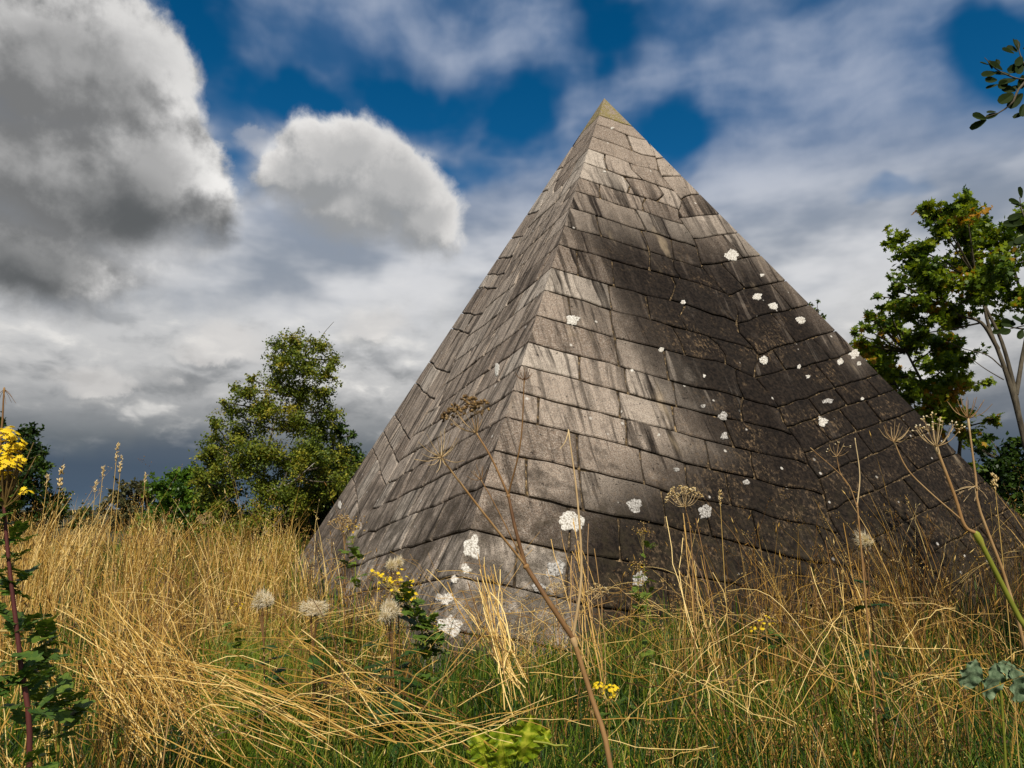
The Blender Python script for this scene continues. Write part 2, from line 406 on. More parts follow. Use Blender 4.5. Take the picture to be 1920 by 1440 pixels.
# stone: FaceUV holds (metres across the face, metres down the slope); each face is shifted by 100 m
def stone_mat(name, mossy=0.0):
    m, t, b, out = new_mat(name)
    uvn = t.nodes.new('ShaderNodeUVMap'); uvn.uv_map = 'FaceUV'
    uv = X(t, uvn.outputs[0]); u, v, _ = sep(t, uv)
    oi = t.nodes.new('ShaderNodeObjectInfo'); rnd = X(t, oi.outputs['Random'])
    gp = geo_pos(t)
    # granite grain
    g1 = noise(t, gp, 55, 3, 0.7); g2 = noise(t, gp, 130, 2, 0.6); g3 = noise(t, gp, 7, 4, 0.6)
    rnd2 = (rnd * 17.31)._m('FRACT')
    base = ramp(t, rnd2, [(0.0, (0.20, 0.142, 0.10)), (0.35, (0.33, 0.252, 0.188)), (0.75, (0.43, 0.345, 0.268)), (1.0, (0.58, 0.495, 0.40))])
    base = mixc(t, (g1.step(0.40, 0.66)) * 0.7, base, (0.53, 0.46, 0.38))
    base = mixc(t, g2.step(0.50, 0.38) * 0.85, base, (0.045, 0.036, 0.03))
    base = mixc(t, g3.step(0.48, 0.72) * 0.45, base, (0.15, 0.12, 0.095))
    # rain streaks running down the slope
    swp = vec(t, u + (noise(t, gp, 0.8, 2, 0.5) - 0.5) * 0.25, v * 0.055, rnd * 0.9)
    s1 = noise(t, swp, 5.5, 5, 0.62); s2 = noise(t, swp, 17.0, 4, 0.6, off=(3, 3, 3))
    swl = vec(t, u, v * 0.10, 0.0)
    s3 = noise(t, swl, 34.0, 3, 0.6, off=(1, 6, 2))
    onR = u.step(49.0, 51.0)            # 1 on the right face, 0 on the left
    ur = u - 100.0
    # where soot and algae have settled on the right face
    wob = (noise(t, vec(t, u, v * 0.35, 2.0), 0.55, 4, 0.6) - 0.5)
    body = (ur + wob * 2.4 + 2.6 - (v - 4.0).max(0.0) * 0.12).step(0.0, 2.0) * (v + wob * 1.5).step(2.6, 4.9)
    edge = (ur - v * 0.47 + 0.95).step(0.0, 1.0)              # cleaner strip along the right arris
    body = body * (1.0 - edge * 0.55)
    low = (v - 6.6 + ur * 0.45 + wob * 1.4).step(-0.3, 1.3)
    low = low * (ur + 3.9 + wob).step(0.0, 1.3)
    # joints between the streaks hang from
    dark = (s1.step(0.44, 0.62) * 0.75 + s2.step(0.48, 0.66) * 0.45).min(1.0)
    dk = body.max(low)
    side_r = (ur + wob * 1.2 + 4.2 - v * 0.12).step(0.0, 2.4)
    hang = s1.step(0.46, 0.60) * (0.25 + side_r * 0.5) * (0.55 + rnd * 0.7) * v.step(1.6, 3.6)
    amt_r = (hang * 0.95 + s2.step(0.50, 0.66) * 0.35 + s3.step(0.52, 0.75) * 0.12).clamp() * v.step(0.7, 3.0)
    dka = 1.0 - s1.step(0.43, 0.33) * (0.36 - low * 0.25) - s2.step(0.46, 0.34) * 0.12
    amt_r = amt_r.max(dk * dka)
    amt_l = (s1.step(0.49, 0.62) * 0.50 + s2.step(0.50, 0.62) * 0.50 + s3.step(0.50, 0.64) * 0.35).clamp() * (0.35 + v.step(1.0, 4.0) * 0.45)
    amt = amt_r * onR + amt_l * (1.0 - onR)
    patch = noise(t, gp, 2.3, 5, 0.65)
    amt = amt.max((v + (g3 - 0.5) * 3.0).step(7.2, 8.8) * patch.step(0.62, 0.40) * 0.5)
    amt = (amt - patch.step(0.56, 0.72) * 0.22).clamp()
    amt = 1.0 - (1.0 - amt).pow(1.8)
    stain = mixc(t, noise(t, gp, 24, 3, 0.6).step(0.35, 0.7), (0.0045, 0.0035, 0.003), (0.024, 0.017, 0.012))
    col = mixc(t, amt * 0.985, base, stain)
    # ochre crust scattered in the dark part
    crust = (noise(t, vmath(t, 'MULTIPLY', gp, (1, 1, 0.7)), 22, 6, 0.75).step(0.50, 0.66) * (noise(t, gp, 1.6, 4, 0.65, off=(7, 1, 3)) + low * 0.05)  .step(0.48, 0.66)) * (body.max(low) * onR)
    col = mixc(t, crust * 0.75, col, (0.20, 0.135, 0.075))
    warmp = noise(t, vec(t, u, v * 0.3, 5.0), 2.0, 4, 0.6, off=(4, 2, 8)).step(0.62, 0.76) * v.step(1.5, 4)
    col = mixc(t, warmp * (0.2 + onR * 0.35), col, (0.40, 0.31, 0.20))
    # small pale lichen specks and dark pits
    vor = t.nodes.new('ShaderNodeTexVoronoi'); vor.inputs['Scale'].default_value = 5.5; put(t, vor.inputs['Vector'], gp)
    vd = X(t, vor.outputs['Distance']); vc = sep(t, X(t, vor.outputs['Color']))[0]
    speck = (vd + (g1 - 0.5) * 0.12).step(0.13, 0.09) * vc.step(0.80, 0.86)
    col = mixc(t, speck * 0.75, col, (0.60, 0.56, 0.49))
    pits = noise(t, gp, 21, 2, 0.5, off=(2, 2, 9)).step(0.31, 0.25)
    col = mixc(t, pits * 0.8, col, (0.02, 0.016, 0.013))
    if mossy:
        ms = noise(t, gp, 34, 4, 0.7)
        col = mixc(t, (ms.step(0.36, 0.6) * (noise(t, gp, 4, 3, 0.6).step(0.3, 0.5))) * mossy, col, (0.20, 0.165, 0.03))
    foot = (v + (g3 - 0.5) * 2.5).step(7.9, 9.2)
    col = mixc(t, foot * noise(t, gp, 9, 4, 0.65).step(0.4, 0.65) * 0.5, col, (0.045, 0.036, 0.02))
    put(t, b.inputs['Base Color'], col)
    h = g1 * 0.6 + g2 * 0.25 + g3 * 0.9 - pits * 0.7 + s3 * 0.25
    bump(t, b, h, 0.9, 0.02)
    b.inputs['Roughness'].default_value = 0.9; b.inputs['Specular IOR Level'].default_value = 0.1
    return m
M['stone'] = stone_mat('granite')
M['cap'] = stone_mat('mossy_granite', 0.9)
m, t, b, out = new_mat('mortar'); M['mortar'] = m
gp = geo_pos(t); n = noise(t, gp, 18, 5, 0.7)
put(t, b.inputs['Base Color'], ramp(t, n, [(0.38, (0.012, 0.008, 0.005)), (0.54, (0.075, 0.05, 0.024)), (0.66, (0.40, 0.28, 0.14))])); bump(t, b, n, 0.8, 0.02)
m, t, b, out = new_mat('white_lichen'); M['lichen'] = m
gp = geo_pos(t); n = noise(t, gp, 60, 4, 0.7)
put(t, b.inputs['Base Color'], ramp(t, n, [(0.40, (0.22, 0.185, 0.14)), (0.49, (0.50, 0.465, 0.40)), (0.64, (0.74, 0.71, 0.64))])); bump(t, b, n, 0.5, 0.006)
m, t, b, out = new_mat('grey_lichen'); M['lichen_dull'] = m
gp = geo_pos(t); n = noise(t, gp, 50, 4, 0.7)
put(t, b.inputs['Base Color'], ramp(t, n, [(0.38, (0.06, 0.05, 0.04)), (0.5, (0.30, 0.28, 0.25)), (0.7, (0.62, 0.59, 0.54))])); bump(t, b, n, 0.5, 0.006)

# ------------------------------------------------------------------ ground
S = 1.2
APEX = EYE + S * np.array([1.41838442, 10.0, 6.22524046])
TT = 0.75; PHI = R(-21.3)
DE = [np.array([TT * math.sin(PHI + k), -TT * math.cos(PHI + k), -1.0]) for k in (0, -math.pi / 2, math.pi / 2, math.pi)]  # near, left, right, back
HB = APEX[2]
def in_pyramid(x, y, margin=0.0):
    """bool: ground point inside the footprint"""
    e1 = (DE[0] - DE[1])[:2]; e1 = e1 / np.linalg.norm(e1)
    e2 = (DE[2] - DE[0])[:2]; e2 = e2 / np.linalg.norm(e2)
    half = HB * TT / math.sqrt(2) + margin
    qx = x - APEX[0]; qy = y - APEX[1]
    return (np.abs(qx * e1[0] + qy * e1[1]) < half) & (np.abs(qx * e2[0] + qy * e2[1]) < half)

def ground_z(x, y):
    return 0.05 * np.sin(x * 0.9 + 1.3) * np.cos(y * 0.7) + 0.04 * np.sin(x * 2.3 + y * 1.7)
gx = np.concatenate([np.linspace(-900, -30, 12), np.linspace(-28, 28, 113), np.linspace(30, 900, 12)])
gy = np.concatenate([np.linspace(-400, -10, 8), np.linspace(-8, 40, 97), np.linspace(45, 1600, 20)])
GX, GY = np.meshgrid(gx, gy)
GZ = ground_z(GX, GY) * np.clip(1.5 - np.hypot(GX, GY) / 60, 0, 1)
V = np.stack([GX, GY, GZ], -1).reshape(-1, 3)
nx = len(gx); i = np.arange(len(gy) - 1)[:, None] * nx + np.arange(nx - 1)[None, :]
Fq = np.stack([i, i + 1, i + nx + 1, i + nx], -1).reshape(-1, 4)
o = link('ground', mesh_np('ground', V, Fq, smooth=True), M['soil']); tag(o, kind='structure')

# ------------------------------------------------------------------ pyramid
pyr = empty('stone_pyramid', (APEX[0], APEX[1], 0), 'tall weathered granite pyramid of inclined stone courses, streaked black and spotted with white lichen', 'pyramid')
L_ = TT * math.sqrt(2); SL = math.hypot(1, L_ / 2); HW = L_ / 2
class Face:
    def __init__(s, dl, dr, uoff):
        s.m = (dl + dr) / 2 / SL
        s.lat = (dr - dl) / np.linalg.norm(dr - dl)
        s.n = np.cross(s.lat, -s.m); s.n /= np.linalg.norm(s.n); s.uoff = uoff
    def P(s, x, y, d=0.0):
        return APEX + x * s.lat - y * s.m + s.n * d
FR = Face(DE[0], DE[2], 100.0); FL = Face(DE[1], DE[0], 0.0)
FB1 = Face(DE[2], DE[3], 300.0); FB2 = Face(DE[3], DE[1], 400.0)
def face_hit(F, px, py):
    v = ray(px, py); k = ((APEX - EYE) @ F.n) / (v @ F.n); P = EYE + v * k - APEX
    return P @ F.lat, -(P @ F.m)

def clip(poly, tagl, a, b_, keep_tag):
    """keep points with a.p <= b ; poly list of (x,y); tags per edge i->i+1"""
    out = []; ot = []
    n = len(poly)
    for i in range(n):
        p, q = poly[i], poly[(i + 1) % n]; tg = tagl[i]
        dp = a[0] * p[0] + a[1] * p[1] - b_; dq = a[0] * q[0] + a[1] * q[1] - b_
        if dp <= 0:
            out.append(p)
            if dq <= 0: ot.append(tg)
            else:
                s = dp / (dp - dq); ot.append(tg)
                out.append((p[0] + (q[0] - p[0]) * s, p[1] + (q[1] - p[1]) * s)); ot.append(keep_tag)
        elif dq <= 0:
            s = dp / (dp - dq)
            out.append((p[0] + (q[0] - p[0]) * s, p[1] + (q[1] - p[1]) * s)); ot.append(tg)
    # drop duplicates
    o2 = []; t2 = []
    for i, p in enumerate(out):
        q = out[(i + 1) % len(out)]
        if math.hypot(p[0] - q[0], p[1] - q[1]) > 1e-5: o2.append(p); t2.append(ot[i])
    return o2, t2

def area(poly):
    return 0.5 * sum(poly[i][0] * poly[(i + 1) % len(poly)][1] - poly[(i + 1) % len(poly)][0] * poly[i][1] for i in range(len(poly)))

YB = -(HB + 0.25) * SL
def warp2(x, y, k=0):
    """smooth irregularity of the joints, fading out at the arrises"""
    h = max(0.0, -y / SL); ed = max(0.0, min(1.0, (HW * h - abs(x)) / 0.5))
    v1 = mnoise.noise(Vector((x * 1.1 + k, y * 1.1, 3.0))); v2 = mnoise.noise(Vector((x * 1.1, y * 1.1 + k, 9.0)))
    v3 = mnoise.noise(Vector((x * 7 + k, y * 7, 1.0))); v4 = mnoise.noise(Vector((x * 7, y * 7 + k, 5.0)))
    cw = math.exp(-((x - 0.2) / 0.8) ** 2)
    v5 = mnoise.noise(Vector((x * 0.8, y * 1.7, 7.0 + k))); v6 = mnoise.noise(Vector((x * 1.9, y * 0.9, 4.0 + k)))
    return x + ed * (v1 * 0.06 + v3 * 0.022 + cw * v5 * 0.34), y + ed * (v2 * 0.05 + v4 * 0.020 + cw * v6 * 0.09)

def block_geo(F, poly, tags, proud, rnd):
    """returns verts, faces, uv for one bevelled block front; tags: 'A' marks an arris edge that stays closed"""
    if area(poly) < 0: poly = poly[::-1]; tags = [tags[(len(tags) - 2 - i) % len(tags)] for i in range(len(tags))]
    n = len(poly)
    def inset(dist):
        lines = []
        for i in range(n):
            p, q = poly[i], poly[(i + 1) % n]
            ex, ey = q[0] - p[0], q[1] - p[1]; l = math.hypot(ex, ey)
            nx_, ny_ = ey / l, -ex / l                 # outward for counter-clockwise
            dd = 0.0 if tags[i] == 'A' else dist
            lines.append((nx_, ny_, nx_ * p[0] + ny_ * p[1] - dd))
        out = []
        for i in range(n):
            a1, b1, c1 = lines[i - 1]; a2, b2, c2 = lines[i]
            det = a1 * b2 - a2 * b1
            if abs(det) < 0.05:
                out.append((poly[i][0] - a1 * 0 , poly[i][1])); continue
            out.append(((c1 * b2 - c2 * b1) / det, (a1 * c2 - a2 * c1) / det))
        return out
    def resample(pl, ctag):
        pts = []
        for i in range(n):
            p, q = pl[i], pl[(i + 1) % n]; l = math.hypot(q[0] - p[0], q[1] - p[1])
            base_l = math.hypot(poly[(i + 1) % n][0] - poly[i][0], poly[(i + 1) % n][1] - poly[i][1])
            k = max(1, int(base_l / 0.17))
            for j in range(k):
                f = j / k
                if j == 0 and tags[i] != 'A' and tags[i - 1] != 'A': pts.append((p[0], p[1], 1))
                else: pts.append((p[0] + (q[0] - p[0]) * f, p[1] + (q[1] - p[1]) * f, 0))
        return pts
    jw = 0.010
    outer = resample(inset(jw), None); inner = resample(inset(jw + 0.013), None)
    cx = sum(p[0] for p in inner) / len(inner); cy = sum(p[1] for p in inner) / len(inner)
    def rounded(pts, amt):
        o = []
        for (x, y, c) in pts:
            if c:
                l = math.hypot(cx - x, cy - y); x += (cx - x) / l * amt; y += (cy - y) / l * amt
            o.append(warp2(x, y))
        return o
    outer = rounded(outer, 0.012); inner = rounded(inner, 0.016)
    m_ = len(outer); V = []; UV = []
    onA = []
    for i_, (x, y) in enumerate(outer):
        h = -y / SL; onA.append(abs(abs(x) - HW * h) < 1e-3)
    for ring, dep in ((outer, -0.07), (outer, -0.010), (inner, 0.0)):
        for i_, (x, y) in enumerate(ring):
            dd = max(dep, 0.2 * y) if dep < -0.05 else (0.0 if onA[i_] else dep + proud)
            V.append(F.P(x, y, dd)); UV.append((x + F.uoff, -y))
    wc = warp2(cx, cy); V.append(F.P(*wc, proud)); UV.append((wc[0] + F.uoff, -wc[1]))
    Fc = []
    for r_ in range(2):
        for i_ in range(m_):
            j_ = (i_ + 1) % m_
            Fc.append((r_ * m_ + i_, r_ * m_ + j_, (r_ + 1) * m_ + j_, (r_ + 1) * m_ + i_))
    for i_ in range(m_): Fc.append((2 * m_ + i_, 2 * m_ + (i_ + 1) % m_, 3 * m_))
    return V, Fc, UV

def geo_join(lst):
    V = []; Fc = []; UV = []
    for v, f, u in lst:
        n = len(V); V += v; UV += u; Fc += [tuple(i + n for i in q) for q in f]
    return V, Fc, UV

def block_mesh(name, g):
    V, Fc, UV = g
    me = bpy.data.meshes.new(name); me.from_pydata([tuple(v) for v in V], [], Fc)
    uvl = me.uv_layers.new(name='FaceUV')
    vi = np.empty(len(me.loops), dtype=np.int32); me.loops.foreach_get('vertex_index', vi)
    uvl.data.foreach_set('uv', np.array(UV, dtype=np.float32)[vi].ravel())
    me.update(); return me

def half_blocks(F, sgn, xc, edge_h, dip, rr, near):
    """blocks of one half face; sgn=-1 the half at the left arris.  returns list of (course, index, poly, tags)"""
    out = []
    hs = [-0.5] + list(edge_h)
    while hs[-1] < HB + 3.0: hs.append(hs[-1] + rr.uniform(0.36, 0.43))
    for k in range(len(hs) - 1):
        E = []
        for h in (hs[k], hs[k + 1]):
            a = dip(h); hh = max(h, 0.0)
            E.append(((sgn * HW * h, -h * SL), (-sgn * math.cos(a), -math.sin(a))))
        (e0, d0), (e1, d1) = E
        W = 14.0
        e0b = (e0[0] - d0[0] * 2, e0[1] - d0[1] * 2); e1b = (e1[0] - d1[0] * 2, e1[1] - d1[1] * 2)
        poly = [e0b, (e0[0] + d0[0] * W, e0[1] + d0[1] * W), (e1[0] + d1[0] * W, e1[1] + d1[1] * W), e1b]
        tg = ['J'] * 4
        # inside the face triangle: x >= -HW*h and x <= HW*h, h=-y/SL
        c = HW / SL
        poly, tg = clip(poly, tg, (-1.0, c), 0.0, 'A')
        if len(poly) < 3: continue
        poly, tg = clip(poly, tg, (1.0, c), 0.0, 'A')
        if len(poly) < 3: continue
        poly, tg = clip(poly, tg, (-sgn * 1.0, 0.0), -sgn * xc, 'J')
        if len(poly) < 3: continue
        poly, tg = clip(poly, tg, (0.0, -1.0), -YB, 'J')
        if len(poly) < 3 or abs(area(poly)) < 0.008: continue
        am = (dip(hs[k]) + dip(hs[k + 1])) / 2; dd = (-sgn * math.cos(am), -math.sin(am))
        pr = [p[0] * dd[0] + p[1] * dd[1] for p in poly]; lo, hi = min(pr), max(pr)
        cuts = []; pos = lo
        first = True
        while True:
            if first: w = (0.52, 1.25, 0.72, 1.45, 0.48, 1.05)[(k + (0 if near else 3)) % 6] * rr.uniform(0.75, 1.0); first = False
            else: w = rr.uniform(0.5, 1.15)
            if hi - (pos + w) < 0.42: break
            pos += w; cuts.append(pos)
        bounds = [lo - 1] + cuts + [hi + 1]
        for q in range(len(bounds) - 1):
            sk = rr.uniform(-0.06, 0.06)
            pp, t2 = poly, tg
            if q > 0:
                pp, t2 = clip(pp, t2, (-dd[0], -dd[1]), -bounds[q], 'J')
            if len(pp) >= 3 and q < len(bounds) - 2:
                pp, t2 = clip(pp, t2, dd, bounds[q + 1], 'J')
            if len(pp) < 3 or abs(area(pp)) < 0.01: continue
            out.append((k, q, pp, t2))
    return out

NEAR_H = [S * v for v in (0.489, 0.72, 1.044, 1.342, 1.661, 1.991, 2.266, 2.592, 2.92, 3.237, 3.603, 3.937, 4.277, 4.612, 4.883, 5.158, 5.425, 5.735, 6.041, 6.374, 6.70, 7.02)]
RIGHT_H = [S * v for v in (0.62, 0.88, 1.148, 1.48, 1.80, 2.14, 2.45, 2.82, 3.21, 3.57, 3.95, 4.23, 4.55, 4.76, 5.02, 5.27, 5.56, 5.9, 6.2, 6.5, 6.8)]
LEFT_H = [S * v for v in (0.7, 1.05, 1.37, 1.7, 2.05, 2.354, 2.60, 2.80, 3.17, 3.40, 3.92, 4.24, 4.73, 4.99, 5.25, 5.72, 6.05, 6.27, 6.6, 6.9)]
def dip_near(h): return R(min(15.0, 8.0 + 0.9 * max(0, h - 1.5)))
def dip_far(h): return R(20.0 if h < 3.5 else max(17.0, 20.0 - (h - 3.5)))
rr = random.Random(11)
XR = 0.45 * S; XL = -0.30 * S
stones = []
hR = half_blocks(FR, -1, XR, NEAR_H, dip_near, rr, True)
rr2 = random.Random(12)
hL = half_blocks(FL, 1, XL, NEAR_H, lambda h: R(9.5), rr2, True)
rest = [(FR, b_) for b_ in half_blocks(FR, 1, XR, RIGHT_H, dip_far, random.Random(13), False)]
rest += [(FL, b_) for b_ in half_blocks(FL, -1, XL, LEFT_H, dip_far, random.Random(14), False)]
quoin = {}
for F, lst in ((FR, hR), (FL, hL)):
    for (k, q, pp, tg) in lst:
        if q == 0: quoin.setdefault(k, []).append((F, pp, tg))
        else: rest.append((F, (k, q, pp, tg)))
cap_parts = []
for k, lst in sorted(quoin.items()):
    g = geo_join([block_geo(F, pp, tg, 0.0, rr) for F, pp, tg in lst])
    if k == 0: cap_parts.append(g); continue
    stones.append(g)
for F, (k, q, pp, tg) in rest:
    stones.append(block_geo(F, pp, tg, rr.uniform(-0.007, 0.008), rr))
o = link('capstone', block_mesh('capstone', geo_join(cap_parts)), M['cap'], pyr); tag(o, 'pointed capstone yellowed with moss')
for g in stones:
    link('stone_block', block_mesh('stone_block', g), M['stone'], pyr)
# the two faces turned away
back = []
for F in (FB1, FB2):
    rb = random.Random(21)
    for sg in (-1, 1):
        for (k, q, pp, tg) in half_blocks(F, sg, 0.2, RIGHT_H if F is FB1 and sg == -1 else LEFT_H, dip_far, rb, False):
            back.append(block_geo(F, pp, tg, -0.004, rb))
o = link('rear_stonework', block_mesh('rear_stonework', geo_join(back)), M['stone'], pyr); tag(o, kind='stuff')
# solid core with the mortar showing in the joints
dep = 0.034
cz = dep / abs(FR.n[2]) if abs(FR.n[2]) > 0 else 0.05
top = APEX - np.array([0, 0, cz])
hcore = top[2] + 0.3
V = [top] + [top + DE[k] * hcore for k in (0, 2, 3, 1)]
me = bpy.data.meshes.new('mortar_core'); me.from_pydata([tuple(v) for v in V], [], [(0, 1, 2), (0, 2, 3), (0, 3, 4), (0, 4, 1), (4, 3, 2, 1)])
link('mortar_core', me, M['mortar'], pyr)

# lichen patches
def lichen(px, py, rx, ry, kind='lichen'):
    xe = 1133 - (py - 184) * 0.3106
    F = FR if px > xe - 4 else FL
    cx, cy = face_hit(F, px, py)
    x1, y1 = face_hit(F, px + rx, py); x2, y2 = face_hit(F, px, py + ry)
    ax = np.array([x1 - cx, y1 - cy]); ay = np.array([x2 - cx, y2 - cy])
    n = 34; ring = []; ph = rr.uniform(0, 50)
    for k in range(n):
        a = 2 * math.pi * k / n
        r_ = 1.0 + 0.5 * mnoise.noise(Vector((math.cos(a) * 1.6 + ph, math.sin(a) * 1.6, ph))) + 0.30 * mnoise.noise(Vector((math.cos(a) * 7, math.sin(a) * 7 + ph, 0)))
        ring.append(np.array([cx, cy]) + r_ * (ax * math.cos(a) + ay * math.sin(a)))
    V = [F.P(p[0], p[1], 0.002) for p in ring] + [F.P(cx + (p[0] - cx) * 0.9, cy + (p[1] - cy) * 0.9, 0.008) for p in ring] + [F.P(cx, cy, 0.009)]
    Fc = [(i_, (i_ + 1) % n, n + (i_ + 1) % n, n + i_) for i_ in range(n)] + [(n + i_, n + (i_ + 1) % n, 2 * n) for i_ in range(n)]
    me = bpy.data.meshes.new('lichen_patch'); me.from_pydata([tuple(v) for v in V], [], Fc); me.update()
    link('lichen_patch', me, M[kind], pyr)
for a in [(1371, 478, 13, 9), (1420, 556, 9, 6), (1450, 574, 9, 6), (1502, 600, 8, 6), (1602, 664, 10, 8), (1575, 678, 6, 5), (1611, 682, 4, 4),
          (1432, 675, 8, 7), (1542, 790, 9, 8), (1281, 567, 5, 4), (1074, 599, 12, 9), (1240, 656, 5, 4), (1185, 695, 3, 3), (1429, 516, 4, 3),
          (1498, 688, 3, 4), (1515, 706, 4, 3), (1235, 816, 3, 3), (1075, 978, 20, 18), (886, 1028, 17, 20), (874, 1067, 9, 9), (851, 1087, 7, 8),
          (838, 1122, 14, 11), (823, 1120, 5, 8), (932, 692, 4, 12), (1147, 241, 3, 2), (1617, 748, 3, 3), (1320, 705, 3, 3), (843, 1175, 20, 18),
          (637, 946, 3, 9), (1133, 322, 3, 2)]:
    lichen(*a)
for a in [(1355, 780, 8, 7), (1358, 818, 7, 7), (1190, 948, 12, 13), (1322, 960, 13, 14), (1198, 1087, 14, 14), (1041, 1068, 17, 15), (1318, 762, 5, 4),
          (1553, 752, 9, 5), (1010, 1100, 12, 10), (1400, 905, 6, 5), (1268, 880, 5, 4)]:
    lichen(*a, 'lichen_dull')

# ------------------------------------------------------------------ grass
def ribbons(base, height, az, lean, droop, width, tint, segs=4, face=None, taper=0.5, power=2.0):
    n = len(base); t_ = np.linspace(0, 1, segs + 1)
    dirv = np.stack([np.cos(az), np.sin(az), np.zeros(n)], -1)
    up = t_[None, :] * height[:, None] * (1 - droop[:, None] * t_[None, :] ** 2.5)
    out = lean[:, None] * t_[None, :] ** power
    P = base[:, None, :] + dirv[:, None, :] * out[:, :, None]
    P[:, :, 2] += up
    fa = RNG.uniform(-0.9, 0.9, n) if face is None else face
    side = np.stack([np.cos(fa), np.sin(fa), np.zeros(n)], -1)
    w = width[:, None] * (1 - t_[None, :]) ** taper * 0.5 + 0.0003
    Lf = P - side[:, None, :] * w[:, :, None]; Rt = P + side[:, None, :] * w[:, :, None]
    V = np.stack([Lf, Rt], 2).reshape(-1, 3)
    b0 = (np.arange(n) * (segs + 1) * 2)[:, None] + (np.arange(segs) * 2)[None, :]
    Fq = np.stack([b0, b0 + 1, b0 + 3, b0 + 2], -1).reshape(-1, 4)
    C = np.repeat(tint, (segs + 1) * 2)
    tip = P[:, -1]; tan = P[:, -1] - P[:, -2]; tan /= np.linalg.norm(tan, axis=1)[:, None] + 1e-9
    return V, Fq, C, tip, tan

def spindles(mb, P, D, length, width, tint):
    """four sided spindles starting at P along D"""
    n = len(P)
    ref = np.tile(np.array([0.3, 0.1, 1.0]), (n, 1)); a = np.cross(D, ref); a /= np.linalg.norm(a, axis=1)[:, None] + 1e-9
    b = np.cross(D, a)
    mid = P + D * (length * 0.4)[:, None]; w = (width * 0.5)[:, None]
    V = np.stack([P, mid + a * w, mid + b * w, mid - a * w, mid - b * w, P + D * length[:, None]], 1).reshape(-1, 3)
    k = (np.arange(n) * 6)[:, None]
    F1 = np.array([[0, 2, 1], [0, 3, 2], [0, 4, 3], [0, 1, 4], [5, 1, 2], [5, 2, 3], [5, 3, 4], [5, 4, 1]])
    Fc = (k[:, :, None] + F1[None]).reshape(-1, 3)
    mb.add(V, Fc, np.repeat(tint, 6))

def panicle(mb, tip, tan, L, count, tint, spread=0.022, size=0.011, w=0.004):
    """loose flower heads: count small husks below and above each tip"""
    n = len(tip)
    s = RNG.uniform(-0.75, 0.35, (n, count)); r_ = RNG.normal(0, 1, (n, count, 3)) * spread * (1.1 - s[..., None])
    P = tip[:, None, :] + tan[:, None, :] * (s * L[:, None])[..., None] + r_ * np.array([1, 1, 0.5])
    D = tan[:, None, :] * 0.9 + RNG.normal(0, 0.55, (n, count, 3)); D /= np.linalg.norm(D, axis=2)[..., None]
    P = P.reshape(-1, 3); D = D.reshape(-1, 3); m_ = len(P)
    ln = RNG.uniform(0.7, 1.5, m_) * size
    spindles(mb, P, D, ln, RNG.uniform(0.7, 1.3, m_) * w, np.clip(np.repeat(tint, count) + RNG.normal(0.08, 0.12, m_), 0, 1))

def px_of(x, Y):
    return 960 + F_PX * x / Y / math.cos(PITCH)

def scatter(n, y0, y1, spread=1.12, pw=1.0):
    """ground points in the view wedge, even per area when pw=1"""
    out = []
    Y = np.sqrt(RNG.uniform(y0 ** 2, y1 ** 2, n)) if pw == 1.0 else y0 + (y1 - y0) * RNG.uniform(0, 1, n) ** pw
    px = RNG.uniform(-160, 2080, n); wide = RNG.uniform(0, 1, n) < 0.22; px = np.where(wide, np.where(RNG.uniform(0, 1, n) < 0.5, RNG.uniform(-1100, -160, n), RNG.uniform(2080, 3000, n)), px)
    x = (px - 960) / F_PX * Y
    keep = ~in_pyramid(x, Y, 0.02)
    return x[keep], Y[keep]

def patchn(x, y, s, seed=0.0):
    return np.array([mnoise.noise(Vector((a * s + seed, b * s, seed))) for a, b in zip(x, y)])

def tall(px, Y):
    """how tall the dry stems stand, metres"""
    xs = np.array([-200, 0, 300, 500, 640, 760, 860, 1120, 1220, 1500, 1800, 2100])
    hs = np.array([1.12, 1.12, 1.08, 1.04, 1.02, 0.80, 0.54, 0.56, 0.90, 1.04, 1.12, 1.12])
    h = np.interp(px, xs, hs)
    near = np.interp(Y, [1.6, 2.2, 3.0, 4.0, 5.5], [0.40, 0.48, 0.56, 0.76, 1.0])
    lf = np.interp(px, [300, 600], [1.0, 0.0])
    near = near * (1 - lf) + lf * np.interp(Y, [1.6, 2.2, 3.0, 4.0, 6.0], [0.48, 0.55, 0.68, 0.88, 1.0])
    return h * near

dry = MB(); tuf = MB()
